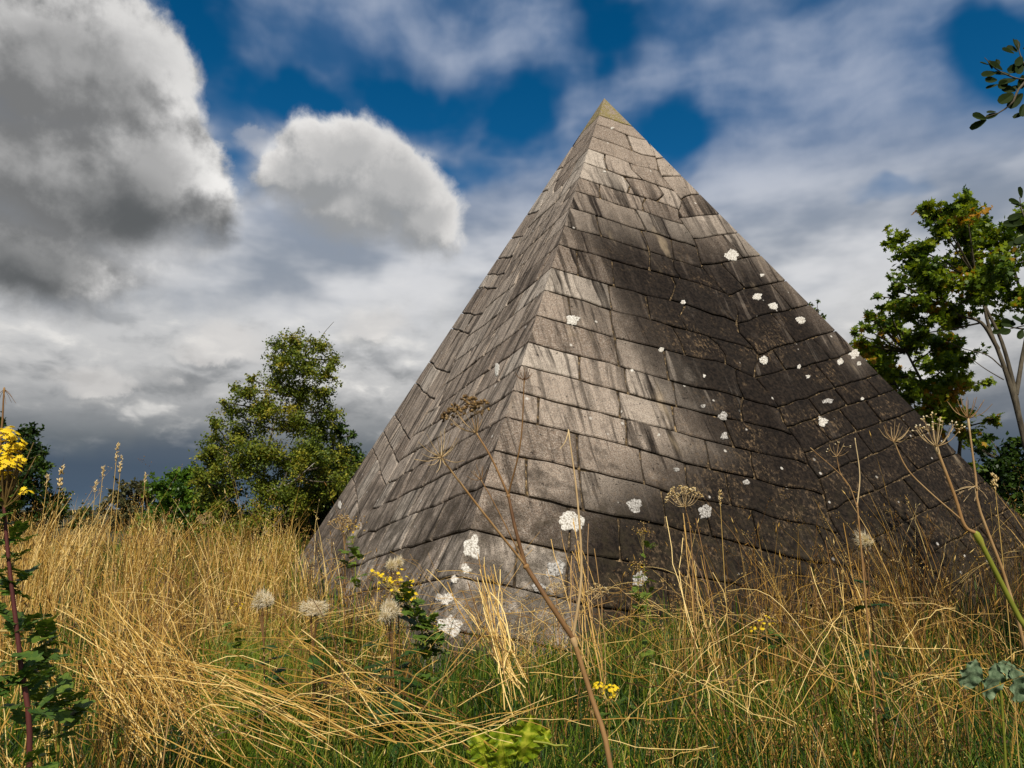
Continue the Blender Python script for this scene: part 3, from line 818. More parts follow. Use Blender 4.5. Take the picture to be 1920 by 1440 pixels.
# standing stems, near and middle distance
for (n, y0, y1, wd) in ((3300, 1.9, 3.6, 0.0025), (8000, 3.6, 7.5, 0.0037), (6200, 7.5, 14.0, 0.007), (7000, 13.0, 26.0, 0.012)):
    NC = n // 11
    cx_, cy_ = scatter(NC, y0, y1); NC = len(cx_); cid = RNG.integers(0, NC, n)
    c_az = RNG.uniform(0, 6.28, NC); c_ln = np.abs(RNG.normal(0, 0.16, NC)); c_h = np.clip(RNG.normal(1.0, 0.26, NC), 0.4, 1.4); c_t = RNG.normal(0, 0.17, NC)
    sp_ = np.interp(cy_[cid], [2, 8, 20], [0.05, 0.12, 0.3])
    x = cx_[cid] + RNG.normal(0, 1, n) * sp_; Y = cy_[cid] + RNG.normal(0, 1, n) * sp_
    ok = ~in_pyramid(x, Y, 0.02) & (Y > 1.75); x, Y, cid = x[ok], Y[ok], cid[ok]
    px = px_of(x, Y)
    dens = np.interp(px, [-200, 500, 760, 860, 1150, 1250, 2100], [1, 1, 0.85, 0.6, 0.6, 0.8, 0.85])
    pn = patchn(x, Y, 1.1, 3.0)
    keep = RNG.uniform(0, 1, len(x)) < dens * np.clip(0.68 + pn * 2.2, 0.05, 1)
    x, Y, px, pn, cid = x[keep], Y[keep], px[keep], pn[keep], cid[keep]; k = len(x)
    h = tall(px, Y) * np.clip(RNG.normal(0.80, 0.16, k), 0.25, 1.2) * (1 + 0.25 * pn) * c_h[cid]
    az_ = c_az[cid] + RNG.normal(0, 0.7, k); lean = (c_ln[cid] + np.abs(RNG.normal(0.06, 0.14, k))) * h * 1.1
    base = np.stack([x, Y, ground_z(x, Y) - 0.02], -1)
    # the right hand side is browner
    tint = np.clip(RNG.normal(0.50, 0.24, k) + c_t[cid] + pn * 0.2 - np.interp(px, [1100, 1400, 2000], [0, 0.14, 0.18]), 0, 1)
    V, Fq, C, tip, tan = ribbons(base, h, az_, lean, RNG.uniform(0, 0.10, k), RNG.uniform(0.7, 1.5, k) * wd, tint, 5, taper=0.35)
    dry.add(V, Fq, C)
    ty = RNG.uniform(0, 1, k)
    s_ = (ty < 0.34)
    tan2 = tan + RNG.normal(0, 0.25, (k, 3)); tan2 /= np.linalg.norm(tan2, axis=1)[:, None]
    sc_ = np.interp(Y, [2, 6, 14, 26], [0.8, 1.0, 1.4, 2.0])
    spindles(dry, (tip - tan * 0.02)[s_], tan2[s_], RNG.uniform(0.04, 0.085, s_.sum()) * sc_[s_] ** 0.5, RNG.uniform(0.006, 0.011, s_.sum()) * sc_[s_], np.clip(tint[s_] + 0.12, 0, 1))
    s_ = (ty >= 0.34) & (ty < 0.88)
    if y0 < 13:
        panicle(dry, tip[s_], tan[s_], RNG.uniform(0.05, 0.11, s_.sum()), 11 if y0 < 7 else 5, tint[s_] - 0.05, 0.016, 0.014 * (1 if y0 < 7 else 1.5), 0.0042 * (1 if y0 < 7 else 1.7))
    # dead leaf blades low on the stems
    m_ = int(k * 0.8); idx = RNG.integers(0, k, m_)
    b2 = base[idx] + RNG.normal(0, 0.03, (m_, 3)) * np.array([1, 1, 0])
    V, Fq, C, _, _ = ribbons(b2, h[idx] * RNG.uniform(0.25, 0.75, m_), RNG.uniform(0, 6.28, m_), RNG.uniform(0.04, 0.28, m_), RNG.uniform(0.1, 0.7, m_),
                             RNG.uniform(0.8, 1.8, m_) * wd * 1.2, np.clip(tint[idx] - 0.24 + RNG.normal(0, 0.12, m_), 0, 1), 4)
    dry.add(V, Fq, C)
o = dry.build('dry_grass', M['dry']); tag(o, 'tall golden dry grass with seed heads filling the field around the pyramid', 'grass', kind='stuff')

# broken and leaning straws criss-crossing the foreground
straw = MB()
def straws(n, p, q, sp, wd=0.004, tint=0.72, arch=0.08, fan=0.16):
    """n straws lying roughly from world point p to q"""
    a = p + RNG.normal(0, 1, (n, 3)) * np.array([sp, sp, sp * 0.35]); e = q + RNG.normal(0, 1, (n, 3)) * np.array([fan, fan, fan * 0.4])
    sh = RNG.uniform(0.0, 0.25, n)[:, None]; a2 = a + (e - a) * sh; e2 = a + (e - a) * RNG.uniform(0.6, 1.05, n)[:, None]
    segs = 7; t_ = np.linspace(0, 1, segs + 1)
    P = a2[:, None, :] + (e2 - a2)[:, None, :] * t_[None, :, None]
    P[:, :, 2] += (arch * RNG.uniform(0.2, 1.6, n))[:, None] * np.sin(t_ * math.pi)[None, :]
    d = e2 - a2; side = np.cross(d, np.array([0, -1, 0.35])); side /= np.linalg.norm(side, axis=1)[:, None] + 1e-9
    P += side[:, None, :] * (RNG.normal(0, 0.03, n)[:, None] * np.sin(t_ * math.pi)[None, :] + RNG.normal(0, 0.004, (n, segs + 1)))[..., None]
    P[:, :, 2] = np.maximum(P[:, :, 2], 0.02)
    w = RNG.uniform(0.6, 1.4, n)[:, None] * wd * 0.5 * np.ones(segs + 1)[None, :]
    V = np.stack([P - side[:, None] * w[..., None], P + side[:, None] * w[..., None]], 2).reshape(-1, 3)
    b0 = (np.arange(n) * (segs + 1) * 2)[:, None] + (np.arange(segs) * 2)[None, :]
    Fq = np.stack([b0, b0 + 1, b0 + 3, b0 + 2], -1).reshape(-1, 4)
    straw.add(V, Fq, np.repeat(np.clip(RNG.normal(tint, 0.26, n), 0, 1), (segs + 1) * 2))
straws(33, pix(340, 1420, 2.5), pix(175, 1100, 3.1), 0.08, 0.0021, 0.64, 0.02, 0.2)
straws(27, pix(420, 1400, 2.6), pix(215, 1130, 3.1), 0.07, 0.0021, 0.64, 0.03)
straws(18, pix(300, 1430, 2.5), pix(150, 1180, 2.9), 0.03, 0.0022, 0.72, 0.01, 0.05)
straws(33, pix(690, 1400, 2.5), pix(190, 1210, 3.0), 0.05, 0.0021, 0.64, 0.04)
straws(19, pix(560, 1440, 2.4), pix(120, 1235, 3.0), 0.10, 0.0024, 0.6, 0.04)
straws(21, pix(900, 1420, 2.5), pix(520, 1200, 3.6), 0.16, 0.0028, 0.6, 0.03, 0.2)
straws(14, pix(1000, 1330, 3.6), pix(860, 1080, 4.4), 0.04, 0.0038, 0.68, 0.0, 0.08)
straws(14, pix(960, 1340, 3.4), pix(905, 1060, 4.0), 0.02, 0.0038, 0.66, 0.0, 0.05)
straws(21, pix(1110, 1300, 4.0), pix(1065, 980, 4.6), 0.05, 0.0036, 0.45, 0.0, 0.09)
straws(10, pix(1630, 1330, 3.2), pix(1560, 1000, 3.8), 0.04, 0.0034, 0.6, 0.0, 0.10)
straws(12, pix(1340, 1260, 4.0), pix(1300, 960, 4.4), 0.04, 0.0036, 0.55, 0.0, 0.12)
straws(12, pix(1430, 1440, 3.0), pix(1420, 1180, 3.5), 0.05, 0.0024, 0.5, 0.0, 0.14)
for _ in range(420):
    Y = RNG.uniform(2.3, 5.4); px = RNG.uniform(-60, 2000); y = 1440 - (1440 - 1150) * ((Y - 2.3) / 2.9) ** 0.6 + RNG.uniform(-60, 40)
    a = pix(px, y, Y); an = RNG.choice([-1, 1]) * RNG.uniform(0.1, 1.2); ln = RNG.uniform(0.25, 0.75)
    q = a + np.array([math.cos(an) * ln * RNG.choice([-1, 1]), RNG.uniform(-0.3, 0.3), abs(math.sin(an)) * ln * 0.7])
    straws(int(RNG.integers(1, 4)), a, q, 0.04, RNG.uniform(0.0014, 0.0024), RNG.uniform(0.15, 0.85), RNG.uniform(0, 0.06), 0.09)
o = straw.build('fallen_straw', M['dry']); tag(o, 'pale broken straws lying bent across the foreground', 'straw', kind='stuff')

# green growth under the dry stems
green = MB()
for (n, y0, y1, wd, hh) in ((32000, 1.9, 3.8, 0.005, 0.54), (34000, 3.6, 7.0, 0.0065, 0.52), (22000, 7, 20, 0.012, 0.85)):
    x, Y = scatter(n, y0, y1)
    px = px_of(x, Y)
    pn = patchn(x, Y, 0.9, 9.0)
    gmap = np.interp(px, [-200, 350, 440, 560, 640, 900, 1150, 2100], [0.8, 0.8, 1, 1, 0.8, 1.0, 1.0, 0.95])
    keep = RNG.uniform(0, 1, len(x)) < gmap * np.clip(0.8 + pn, 0.2, 1)
    x, Y, px, pn = x[keep], Y[keep], px[keep], pn[keep]; k = len(x)
    h = hh * np.clip(RNG.normal(0.8, 0.25, k), 0.25, 1.5) * (1 + 0.3 * pn)
    base = np.stack([x, Y, ground_z(x, Y) - 0.01], -1)
    tint = np.clip(RNG.normal(0.46, 0.26, k) + pn * 0.35 + 0.25 * np.exp(-((px - 500) / 70) ** 2), 0, 1)
    V, Fq, C, _, _ = ribbons(base, h, RNG.uniform(0, 6.28, k), RNG.uniform(0.03, 0.3, k), RNG.uniform(0.1, 0.75, k), RNG.uniform(0.6, 1.5, k) * wd, tint, 4)
    green.add(V, Fq, C)
# seed-brown knapweed heads scattered through the field
wd_ = MB(); x, Y = scatter(1500, 3.0, 14.0); px = px_of(x, Y); k = len(x); hz = tall(px, Y) * RNG.uniform(0.55, 0.98, k)
tips = np.stack([x, Y, hz], -1); nz_ = 9
P = np.repeat(tips, nz_, 0) + RNG.normal(0, 0.010, (k * nz_, 3)); D = RNG.normal(0, 0.7, (k * nz_, 3)) + np.array([0, 0, 0.8]); D /= np.linalg.norm(D, axis=1)[:, None]
spindles(wd_, P, D, RNG.uniform(0.012, 0.03, k * nz_), RNG.uniform(0.006, 0.012, k * nz_), np.clip(np.repeat(RNG.uniform(0.0, 0.55, k), nz_) + RNG.normal(0, 0.1, k * nz_), 0, 1))
V, Fq, C, _, _ = ribbons(np.stack([x, Y, ground_z(x, Y)], -1), hz, RNG.uniform(0, 6, k), np.zeros(k), np.zeros(k), np.full(k, 0.004), np.full(k, 0.2), 4); wd_.add(V, Fq, C)
tag(wd_.build('withered_weeds', M['seed']), 'brown withered weeds with small seed heads mixed into the grass', 'weeds', kind='stuff')
x, Y = scatter(60000, 3.0, 5.6); px = px_of(x, Y); keep = (np.abs(px - 500) < 85 + 20 * np.sin(Y * 5)) & (Y > 3.3)
x, Y = x[keep], Y[keep]; k = len(x)
V, Fq, C, _, _ = ribbons(np.stack([x, Y, ground_z(x, Y)], -1), RNG.uniform(0.3, 0.62, k), RNG.uniform(0, 6.28, k), RNG.uniform(0.05, 0.25, k), RNG.uniform(0.1, 0.5, k), np.full(k, 0.005), np.clip(RNG.normal(0.78, 0.12, k), 0, 0.95), 4)
green.add(V, Fq, C)
o = green.build('green_grass', M['green']); tag(o, 'lush green grass blades growing beneath the dry stems', 'grass', kind='stuff')

# ------------------------------------------------------------------ single tall grass stalks
def grass_stalk(px, py, Y, label, lean=0, head=0.075, wdt=0.011, n=1):
    tip = pix(px, py, Y); root = np.array([tip[0] + lean, Y, 0.0])
    g = empty('grass_stalk', root, label, 'grass stalk', 'tall grass stalks above the field')
    mid = root + (tip - root) * 0.6 + np.array([-lean * 0.2, 0, 0])
    mb = MB(); pts = curve_pts([root, mid, tip], 12); mb.tube(pts, np.linspace(0.0026, 0.0012, len(pts)), 4, 0.8)
    mb.build('stem', M['dry'], g)
    hb = MB(); d = pts[-1] - pts[-2]; d /= np.linalg.norm(d)
    P0_ = tip - d * head * 0.5
    k = 34; s = RNG.uniform(0, 1, k)
    P = P0_ + d * (s * head)[:, None] + RNG.normal(0, wdt * 0.25, (k, 3))
    D = d + RNG.normal(0, 0.35, (k, 3)); D /= np.linalg.norm(D, axis=1)[:, None]
    spindles(hb, P, D, RNG.uniform(0.012, 0.02, k), np.full(k, wdt * 0.45), RNG.uniform(0.55, 0.95, k))
    hb.build('seed_head', M['seed'], g)
grass_stalk(219, 850, 3.2, 'tallest thin grass stalk left of the birch, seed head against dark cloud', 0.02)
grass_stalk(226, 872, 3.3, 'slightly shorter grass stalk leaning against the tallest one at left', 0.06)
grass_stalk(193, 888, 3.3, 'slim grass stalk with small head just left of the tallest stalk', -0.03, 0.05, 0.008)
grass_stalk(114, 895, 2.9, 'grass stalk with thick brown seed head beside the left tree', -0.04, 0.085, 0.015)
grass_stalk(179, 915, 3.4, 'short-headed grass stalk between the thick-headed and the slim stalk', 0.0, 0.05, 0.008)
grass_stalk(88, 905, 3.4, 'grass stalk with narrow head against the dark tree at far left', -0.05, 0.06, 0.008)
grass_stalk(272, 900, 3.6, 'grass stalk rising over the olive bush at left', 0.02, 0.05, 0.009)
grass_stalk(1350, 935, 3.2, 'upright grass stalk before the dark lower right pyramid face', 0.03, 0.07, 0.010)
grass_stalk(1865, 905, 2.8, 'plump pale grass head at the right foot of the pyramid', -0.05, 0.06, 0.014)

# ------------------------------------------------------------------ dead umbels
def umbel(mb, tip, axis, rays, length, spread, seeds, seedmb=None, stint=0.6, rt=0.7, rw=0.0013, seed_size=0.008, keep=1.0):
    axis = axis / np.linalg.norm(axis)
    ref = np.array([1.0, 0, 0]) if abs(axis[0]) < 0.8 else np.array([0, 1.0, 0])
    a = np.cross(axis, ref); a /= np.linalg.norm(a); b = np.cross(axis, a)
    for k in range(rays):
        th = 2 * math.pi * k * 0.618 + RNG.uniform(-0.2, 0.2); sp = spread * math.sqrt((k + 0.5) / rays) * RNG.uniform(0.85, 1.1)
        ln = length * RNG.uniform(0.8, 1.1)
        rad = a * math.cos(th) + b * math.sin(th)
        end = tip + (rad * math.sin(sp) + axis * math.cos(sp)) * ln
        mid = tip + (rad * math.sin(sp * 1.25) + axis * math.cos(sp * 1.25)) * ln * 0.5
        mb.tube(curve_pts([tip, mid, end], 6), np.linspace(rw * 1.3, rw * 0.8, 7), 4, float(np.clip(RNG.normal(rt, 0.1), 0, 1)))
        if seedmb is not None and RNG.uniform() < keep:
            d = end - mid; d /= np.linalg.norm(d)
            for q in range(seeds):
                dd = d + RNG.normal(0, 0.6, 3); dd /= np.linalg.norm(dd)
                e2_ = end + dd * length * 0.17
                mb.tube(np.array([end, e2_]), rw * 0.5, 3, rt)
                spindles(seedmb, e2_[None], dd[None], np.array([seed_size]), np.array([seed_size * 0.75]), np.array([np.clip(RNG.normal(stint, 0.15), 0, 1)]))

def hogweed(label, base_pt, stems, umbels, mat='stalk', group='dead hogweed plants'):
    """stems: list of (ctrl points, r0, r1, tint); umbels: list of dict"""
    g = empty('dead_hogweed', base_pt, label, 'hogweed', group)
    for ctrl, r0, r1, tint in stems:
        mb = MB(); pts = curve_pts(ctrl, 14); n = len(pts)
        rad = np.linspace(r0, r1, n)
        gs = tint >= 2; tint = tint - 2 if gs else tint
        mb.tube(pts, rad, 8, tint)
        # swollen node at the joints
        for c in (ctrl[-1],):
            mb.tube(np.array([np.asarray(c) + (pts[-2] - pts[-1]) * f for f in (0.6, 0.3, 0, -0.1)]), [r1, r1 * 1.5, r1 * 1.35, r1 * 0.7], 8, min(1, tint + 0.25))
        mb.build('stem', M['greenstem' if gs else mat], g, True)
    for u in umbels:
        mb = MB(); sd_ = MB() if u.get('seeds', 0) else None
        umbel(mb, u['tip'], u['axis'], u['rays'], u['len'], u['spread'], u.get('seeds', 0), sd_, u.get('st', 0.6), u.get('rt', 0.7), u.get('rw', 0.0012), u.get('ss', 0.008), u.get('keep', 1.0))
        o = mb.build('umbel', M['stalk'], g)
        if sd_ is not None and sd_.V:
            s_o = sd_.build('seeds', M['seed'], g); tag(s_o, kind='stuff'); s_o.parent = o; s_o.location = (0, 0, 0)
    return g
Yc = 2.3
b0 = pix(1155, 1440, Yc - 0.1); b0 = np.array([b0[0] + 0.04, b0[1], 0.0])
n1_ = pix(1074, 1196, Yc); n2_p = pix(985, 1060, Yc + 0.02); n3 = pix(953, 928, Yc + 0.05)
hogweed('large dead hogweed with dark seed clusters and bare umbels before the near pyramid edge', b0,
    [([b0, pix(1145, 1440, Yc - 0.06), pix(1110, 1310, Yc - 0.02), n1_], 0.0085, 0.0075, 0.42),
     ([n1_, pix(1030, 1130, Yc), n2_p], 0.0085, 0.0075, 0.22),
     ([n2_p, pix(966, 990, Yc + 0.03), n3], 0.0065, 0.0048, 0.12),
     ([n3, pix(922, 860, Yc + 0.06), pix(893, 812, Yc + 0.07)], 0.0040, 0.0028, 0.35),
     ([n3, pix(976, 830, Yc + 0.0), pix(983, 712, Yc - 0.02)], 0.0030, 0.0018, 0.30),
     ([n2_p, pix(905, 960, Yc - 0.05), pix(827, 858, Yc - 0.1)], 0.0042, 0.0030, 0.55),
     ([n2_p, pix(930, 950, Yc), pix(902, 900, Yc)], 0.0020, 0.0014, 0.4),
     ([n1_, pix(1090, 1080, Yc), pix(1083, 940, Yc + 0.02), pix(1066, 808, Yc + 0.05)], 0.0055, 0.0020, 0.78),
     ([pix(1066, 808, Yc + 0.05), pix(1060, 828, Yc + 0.04), pix(1050, 842, Yc + 0.04)], 0.0018, 0.0012, 0.95)],
    [dict(tip=pix(893, 812, Yc + 0.07), axis=np.array([-0.35, -0.1, 1.0]), rays=11, len=0.10, spread=0.9, seeds=16, st=0.16, rt=0.72, ss=0.014),
     dict(tip=pix(983, 712, Yc - 0.02), axis=np.array([0.0, -0.3, 1.0]), rays=13, len=0.042, spread=1.2, rt=0.2, rw=0.0008),
     dict(tip=pix(827, 858, Yc - 0.1), axis=np.array([-0.1, -0.75, 0.55]), rays=18, len=0.085, spread=1.35, rt=0.85, rw=0.0010),
     dict(tip=pix(902, 900, Yc), axis=np.array([-0.3, -0.4, 0.8]), rays=9, len=0.05, spread=0.9, rt=0.6, rw=0.0008)])
Yr = 2.2
b1 = pix(2010, 1300, Yr - 0.1); b1 = np.array([b1[0] + 0.05, b1[1], 0])
n1_ = pix(1830, 1000, Yr)
hogweed('dead hogweed with green lower stem and three spoke-like umbels at the right foreground', b1,
    [([b1, pix(1985, 1290, Yr - 0.05), pix(1912, 1160, Yr), n1_], 0.0088, 0.0072, 2.35),
     ([n1_, pix(1808, 985, Yr), pix(1790, 930, Yr), pix(1755, 838, Yr)], 0.0060, 0.0042, 0.55),
     ([pix(1800, 972, Yr), pix(1738, 918, Yr), pix(1700, 878, Yr), pix(1676, 828, Yr)], 0.0025, 0.0020, 0.62)],
    [dict(tip=pix(1755, 838, Yr), axis=np.array([-0.1, -0.25, 1.0]), rays=15, len=0.085, spread=0.95, seeds=5, st=0.85, rt=0.85, ss=0.009, keep=0.45),
     dict(tip=pix(1676, 828, Yr), axis=np.array([0.0, -0.4, 0.9]), rays=13, len=0.065, spread=1.15, rt=0.7, rw=0.0010)])
b2 = np.array([pix(2000, 1400, 2.6)[0], 2.6, 0.0])
hogweed('slender dead hogweed whose bare umbel stands against the sky right of the pyramid', b2,
    [([b2, pix(1908, 1160, 2.6), pix(1838, 960, 2.6), pix(1830, 900, 2.6), pix(1815, 785, 2.6)], 0.0065, 0.0030, 0.62),
     ([pix(1832, 920, 2.6), pix(1828, 912, 2.58)], 0.003, 0.002, 0.6)],
    [dict(tip=pix(1815, 785, 2.6), axis=np.array([0.1, -0.1, 1.0]), rays=16, len=0.095, spread=1.0, rt=0.55, rw=0.0011),
     dict(tip=pix(1828, 912, 2.58), axis=np.array([-0.6, -0.5, -0.3]), rays=8, len=0.08, spread=0.9, rt=0.85, rw=0.001)])
b3 = np.array([pix(1640, 1300, 2.9)[0], 2.9, 0.0])
hogweed('thin dead hogweed with a white bare stalk before the dark right face', b3,
    [([b3, pix(1612, 1000, 2.9), pix(1607, 950, 2.9)], 0.0040, 0.0034, 0.5),
     ([pix(1607, 950, 2.9), pix(1612, 890, 2.9), pix(1603, 822, 2.9)], 0.0028, 0.0016, 1.0),
     ([pix(1607, 950, 2.9), pix(1585, 900, 2.9), pix(1520, 840, 2.9)], 0.0020, 0.0014, 0.55),
     ([pix(1590, 910, 2.9), pix(1575, 885, 2.9), pix(1569, 856, 2.9)], 0.0018, 0.0014, 0.55)],
    [dict(tip=pix(1569, 856, 2.9), axis=np.array([0.1, -0.5, 0.9]), rays=9, len=0.06, spread=1.1, rt=0.6, rw=0.0009, seeds=3, st=0.9, keep=0.3)])
b4 = np.array([pix(1300, 1300, 3.3)[0], 3.3, 0.0])
hogweed('tan flat-topped umbel on a thin stalk before the middle of the right face', b4,
    [([b4, pix(1298, 1050, 3.3), pix(1284, 945, 3.3)], 0.0030, 0.0020, 0.5)],
    [dict(tip=pix(1284, 950, 3.3), axis=np.array([-0.15, 0, 1.0]), rays=16, len=0.085, spread=1.1, seeds=10, st=0.80, rt=0.8, ss=0.009)])
b5 = np.array([pix(0, 1200, 2.4)[0] - 0.05, 2.4, 0.0])
hogweed('reddish dead stalk with drooping rays rising at the left picture edge', b5,
    [([b5, pix(-6, 900, 2.4), pix(8, 728, 2.4)], 0.0050, 0.0024, 0.30)],
    [dict(tip=pix(8, 730, 2.4), axis=np.array([0.3, 0, -0.8]), rays=6, len=0.06, spread=0.8, rt=0.2, rw=0.0007)])
for (px, py, Y, lab, tnt) in [(385, 965, 4.0, 'small dead umbel on a stalk before the birch trunk', 0.55), (1042, 1095, 4.2, 'low tan umbel before the near corner of the pyramid', 0.8),
                         (1120, 1105, 3.6, 'lower dried umbel right of the near pyramid corner', 0.75), (985, 1190, 3.8, 'small pale umbel at the foot of the near corner', 0.75),
                         (640, 975, 3.5, 'dried brown flower head overlapping the left pyramid edge', 0.55)]:
    bb = np.array([pix(px, py, Y)[0] + 0.05, Y, 0.0])
    hogweed(lab, bb, [([bb, pix(px + 6, py + 90, Y), pix(px, py + 18, Y)], 0.0026, 0.0016, 0.45)],
            [dict(tip=pix(px, py + 18, Y), axis=np.array([-0.1, -0.2, 1.0]), rays=12, len=0.055, spread=1.1, seeds=8, st=tnt, rt=0.7, ss=0.008)], group='small dried umbels')

# ------------------------------------------------------------------ ragwort
def jag_leaf(mb, P, D, L, W, tint, nseg=6):
    """lobed ragged leaf made of paired lobes along a midrib"""
    D = D / np.linalg.norm(D); sd_ = np.cross(D, np.array([0, 0, 1.0])); sd_ /= np.linalg.norm(sd_) + 1e-9
    nrm = np.cross(sd_, D)
    for k in range(nseg):
        s0 = k / nseg; c = P + D * L * s0 + nrm * 0.15 * L * math.sin(s0 * 2.2)
        w = W * math.sin(math.pi * (0.15 + 0.75 * s0)) * RNG.uniform(0.8, 1.2)
        for sg in (-1, 1):
            e1 = c + sd_ * sg * w + D * L * 0.22 + nrm * RNG.uniform(-0.3, 0.3) * w
            e2_ = c + sd_ * sg * w * 0.45 + D * L * 0.30 + nrm * RNG.uniform(-0.2, 0.2) * w
            e3 = c + sd_ * sg * w * 0.75 - D * L * 0.02 + nrm * RNG.uniform(-0.2, 0.2) * w
            V = np.array([c, e3, e1, e2_, c + D * L / nseg])
            mb.add(V, np.array([[0, 1, 2], [0, 2, 3], [0, 3, 4]]), float(np.clip(tint + RNG.normal(0, 0.12), 0, 1)))

def daisies(mb, C, N, r_, tint):
    """small ray flowers: C centres, N normals"""
    for c, n_ in zip(C, N):
        n_ = n_ / np.linalg.norm(n_); a = np.cross(n_, np.array([0.3, 1.0, 0.2])); a /= np.linalg.norm(a); b = np.cross(n_, a)
        k = 16; th = np.arange(k) * 2 * math.pi / k + RNG.uniform(0, 1)
        rr_ = np.where(np.arange(k) % 2 == 0, r_, r_ * 0.55) * RNG.uniform(0.85, 1.15, k)
        ring = c + rr_[:, None] * (np.cos(th)[:, None] * a + np.sin(th)[:, None] * b) - n_ * r_ * 0.2
        V = np.concatenate([ring, [c + n_ * r_ * 0.12]])
        mb.add(V, np.array([[i_, (i_ + 1) % k, k] for i_ in range(k)]), np.concatenate([np.full(k, np.clip(tint + RNG.normal(0, 0.12), 0, 1)), [tint * 0.3]]))

def ragwort(label, root, ctrl, r0, flower_c, fr, nf, fsize, leaves, leafL, stem='redstem', ltint=0.4, ftint=0.7, brown=0):
    g = empty('ragwort', root, label, 'ragwort', 'ragwort plants')
    mb = MB(); pts = curve_pts(ctrl, 20); mb.tube(pts, np.linspace(r0, r0 * 0.45, len(pts)), 7, 0.4)
    top = pts[-1]; fl = MB(); C = []; Nn = []
    for (c, rad, cnt) in flower_c:
        for _ in range(cnt):
            th = RNG.uniform(0, 6.28); q = math.sqrt(RNG.uniform(0, 1))
            p = c + np.array([math.cos(th) * q * rad, math.sin(th) * q * rad * 0.8, RNG.normal(0, rad * 0.22) - q * q * rad * 0.35])
            C.append(p); Nn.append(np.array([math.cos(th) * q * 0.9, math.sin(th) * q - 0.35, 0.9]))
        for _ in range(6):
            q = c + RNG.normal(0, rad * 0.5, 3) * np.array([1, 1, 0.2])
            mb.tube(curve_pts([pts[-3], (pts[-3] + q) / 2 + np.array([0, 0, -rad * 0.2]), q], 6), np.linspace(r0 * 0.35, r0 * 0.15, 7), 4, 0.9)
    mb.build('stem', M[stem], g, True)
    daisies(fl, np.array(C), np.array(Nn), fsize, ftint); tag(fl.build('flower_cluster', M['yellow'], g), kind='stuff')
    if brown:
        bm_ = MB(); kk = brown; c0 = flower_c[0][0]; rd = flower_c[0][1]
        P = c0 + RNG.normal(0, rd * 0.6, (kk, 3)) * np.array([1, 1, 0.6]); D = RNG.normal(0, 0.5, (kk, 3)) + np.array([0, 0, 1.0]); D /= np.linalg.norm(D, axis=1)[:, None]
        spindles(bm_, P, D, np.full(kk, fsize * 1.3), np.full(kk, fsize), RNG.uniform(0.2, 0.7, kk)); tag(bm_.build('seeds', M['seed'], g), kind='stuff')
    lf = MB()
    for k in range(leaves):
        s0 = RNG.uniform(0.08, 0.99); p = pts[int(s0 * (len(pts) - 1))]; th = RNG.uniform(0, 6.28)
        jag_leaf(lf, p + RNG.normal(0, leafL * 0.25, 3), np.array([math.cos(th), math.sin(th), RNG.uniform(-0.7, 0.9)]), leafL * RNG.uniform(0.6, 1.2) * (1.15 - 0.5 * s0), leafL * 0.3, ltint + 0.15)
    lf.build('foliage', M['ragleaf'], g)
    return g
Yl = 1.75
rt_ = np.array([pix(60, 1440, Yl)[0] + 0.03, Yl, 0.0])
ragwort('tall ragwort with a dense yellow flower head and dark red stem at the left edge', rt_,
        [rt_, pix(55, 1440, Yl), pix(38, 1240, Yl), pix(15, 1040, Yl), pix(4, 900, Yl)], 0.0075,
        [(pix(6, 812, Yl), 0.050, 60), (pix(-10, 850, Yl), 0.05, 50), (pix(28, 835, Yl + 0.02), 0.032, 36), (pix(12, 862, Yl - 0.02), 0.035, 40), (pix(8, 885, Yl), 0.025, 16), (pix(35, 860, Yl), 0.02, 16), (pix(45, 915, Yl), 0.02, 6)], 0.05, 60, 0.0085, 75, 0.07, ltint=0.5)
Yg = 1.9
rt_ = np.array([pix(120, 1440, Yg)[0], Yg, 0.0])
ragwort('leafy green ragwort without blooms beside the red stem at lower left', rt_,
        [rt_, pix(110, 1400, Yg), pix(95, 1280, Yg), pix(75, 1130, Yg)], 0.004, [(pix(-60, 1180, Yg), 0.02, 3)], 0.05, 60, 0.008, 70, 0.075, stem='greenstem', ltint=0.68)
Yp = 3.6
rt_ = np.array([pix(810, 1300, Yp)[0], Yp, 0.0])
ragwort('yellow-flowered ragwort leaning in front of the left pyramid face', rt_,
        [rt_, pix(800, 1230, Yp), pix(775, 1150, Yp), pix(752, 1100, Yp)], 0.005,
        [(pix(745, 1090, Yp), 0.10, 38), (pix(768, 1112, Yp), 0.05, 16), (pix(722, 1084, Yp), 0.05, 14), (pix(700, 1072, Yp), 0.03, 7)], 0.05, 60, 0.0105, 44, 0.10, stem='greenstem', ltint=0.6, brown=60)
rt_ = np.array([pix(770, 1330, Yp)[0], Yp - 0.1, 0.0])
ragwort('smaller ragwort with few blooms below the leaning one', rt_,
        [rt_, pix(800, 1260, Yp), pix(812, 1200, Yp), pix(815, 1170, Yp)], 0.004, [(pix(812, 1168, Yp), 0.04, 6)], 0.05, 60, 0.009, 36, 0.09, stem='greenstem', ltint=0.6, brown=20)
Yq = 2.9
rt_ = np.array([pix(1140, 1400, Yq)[0], Yq, 0.0])
ragwort('low ragwort cluster blooming in green grass near the bottom centre', rt_,
        [rt_, pix(1142, 1360, Yq), pix(1140, 1310, Yq)], 0.003, [(pix(1148, 1286, Yq), 0.038, 20), (pix(1122, 1283, Yq), 0.022, 10), (pix(1150, 1300, Yq), 0.022, 7)], 0.05, 60, 0.0085, 14, 0.06, stem='greenstem', ltint=0.5)
Yq = 3.7
rt_ = np.array([pix(1445, 1300, Yq)[0], Yq, 0.0])
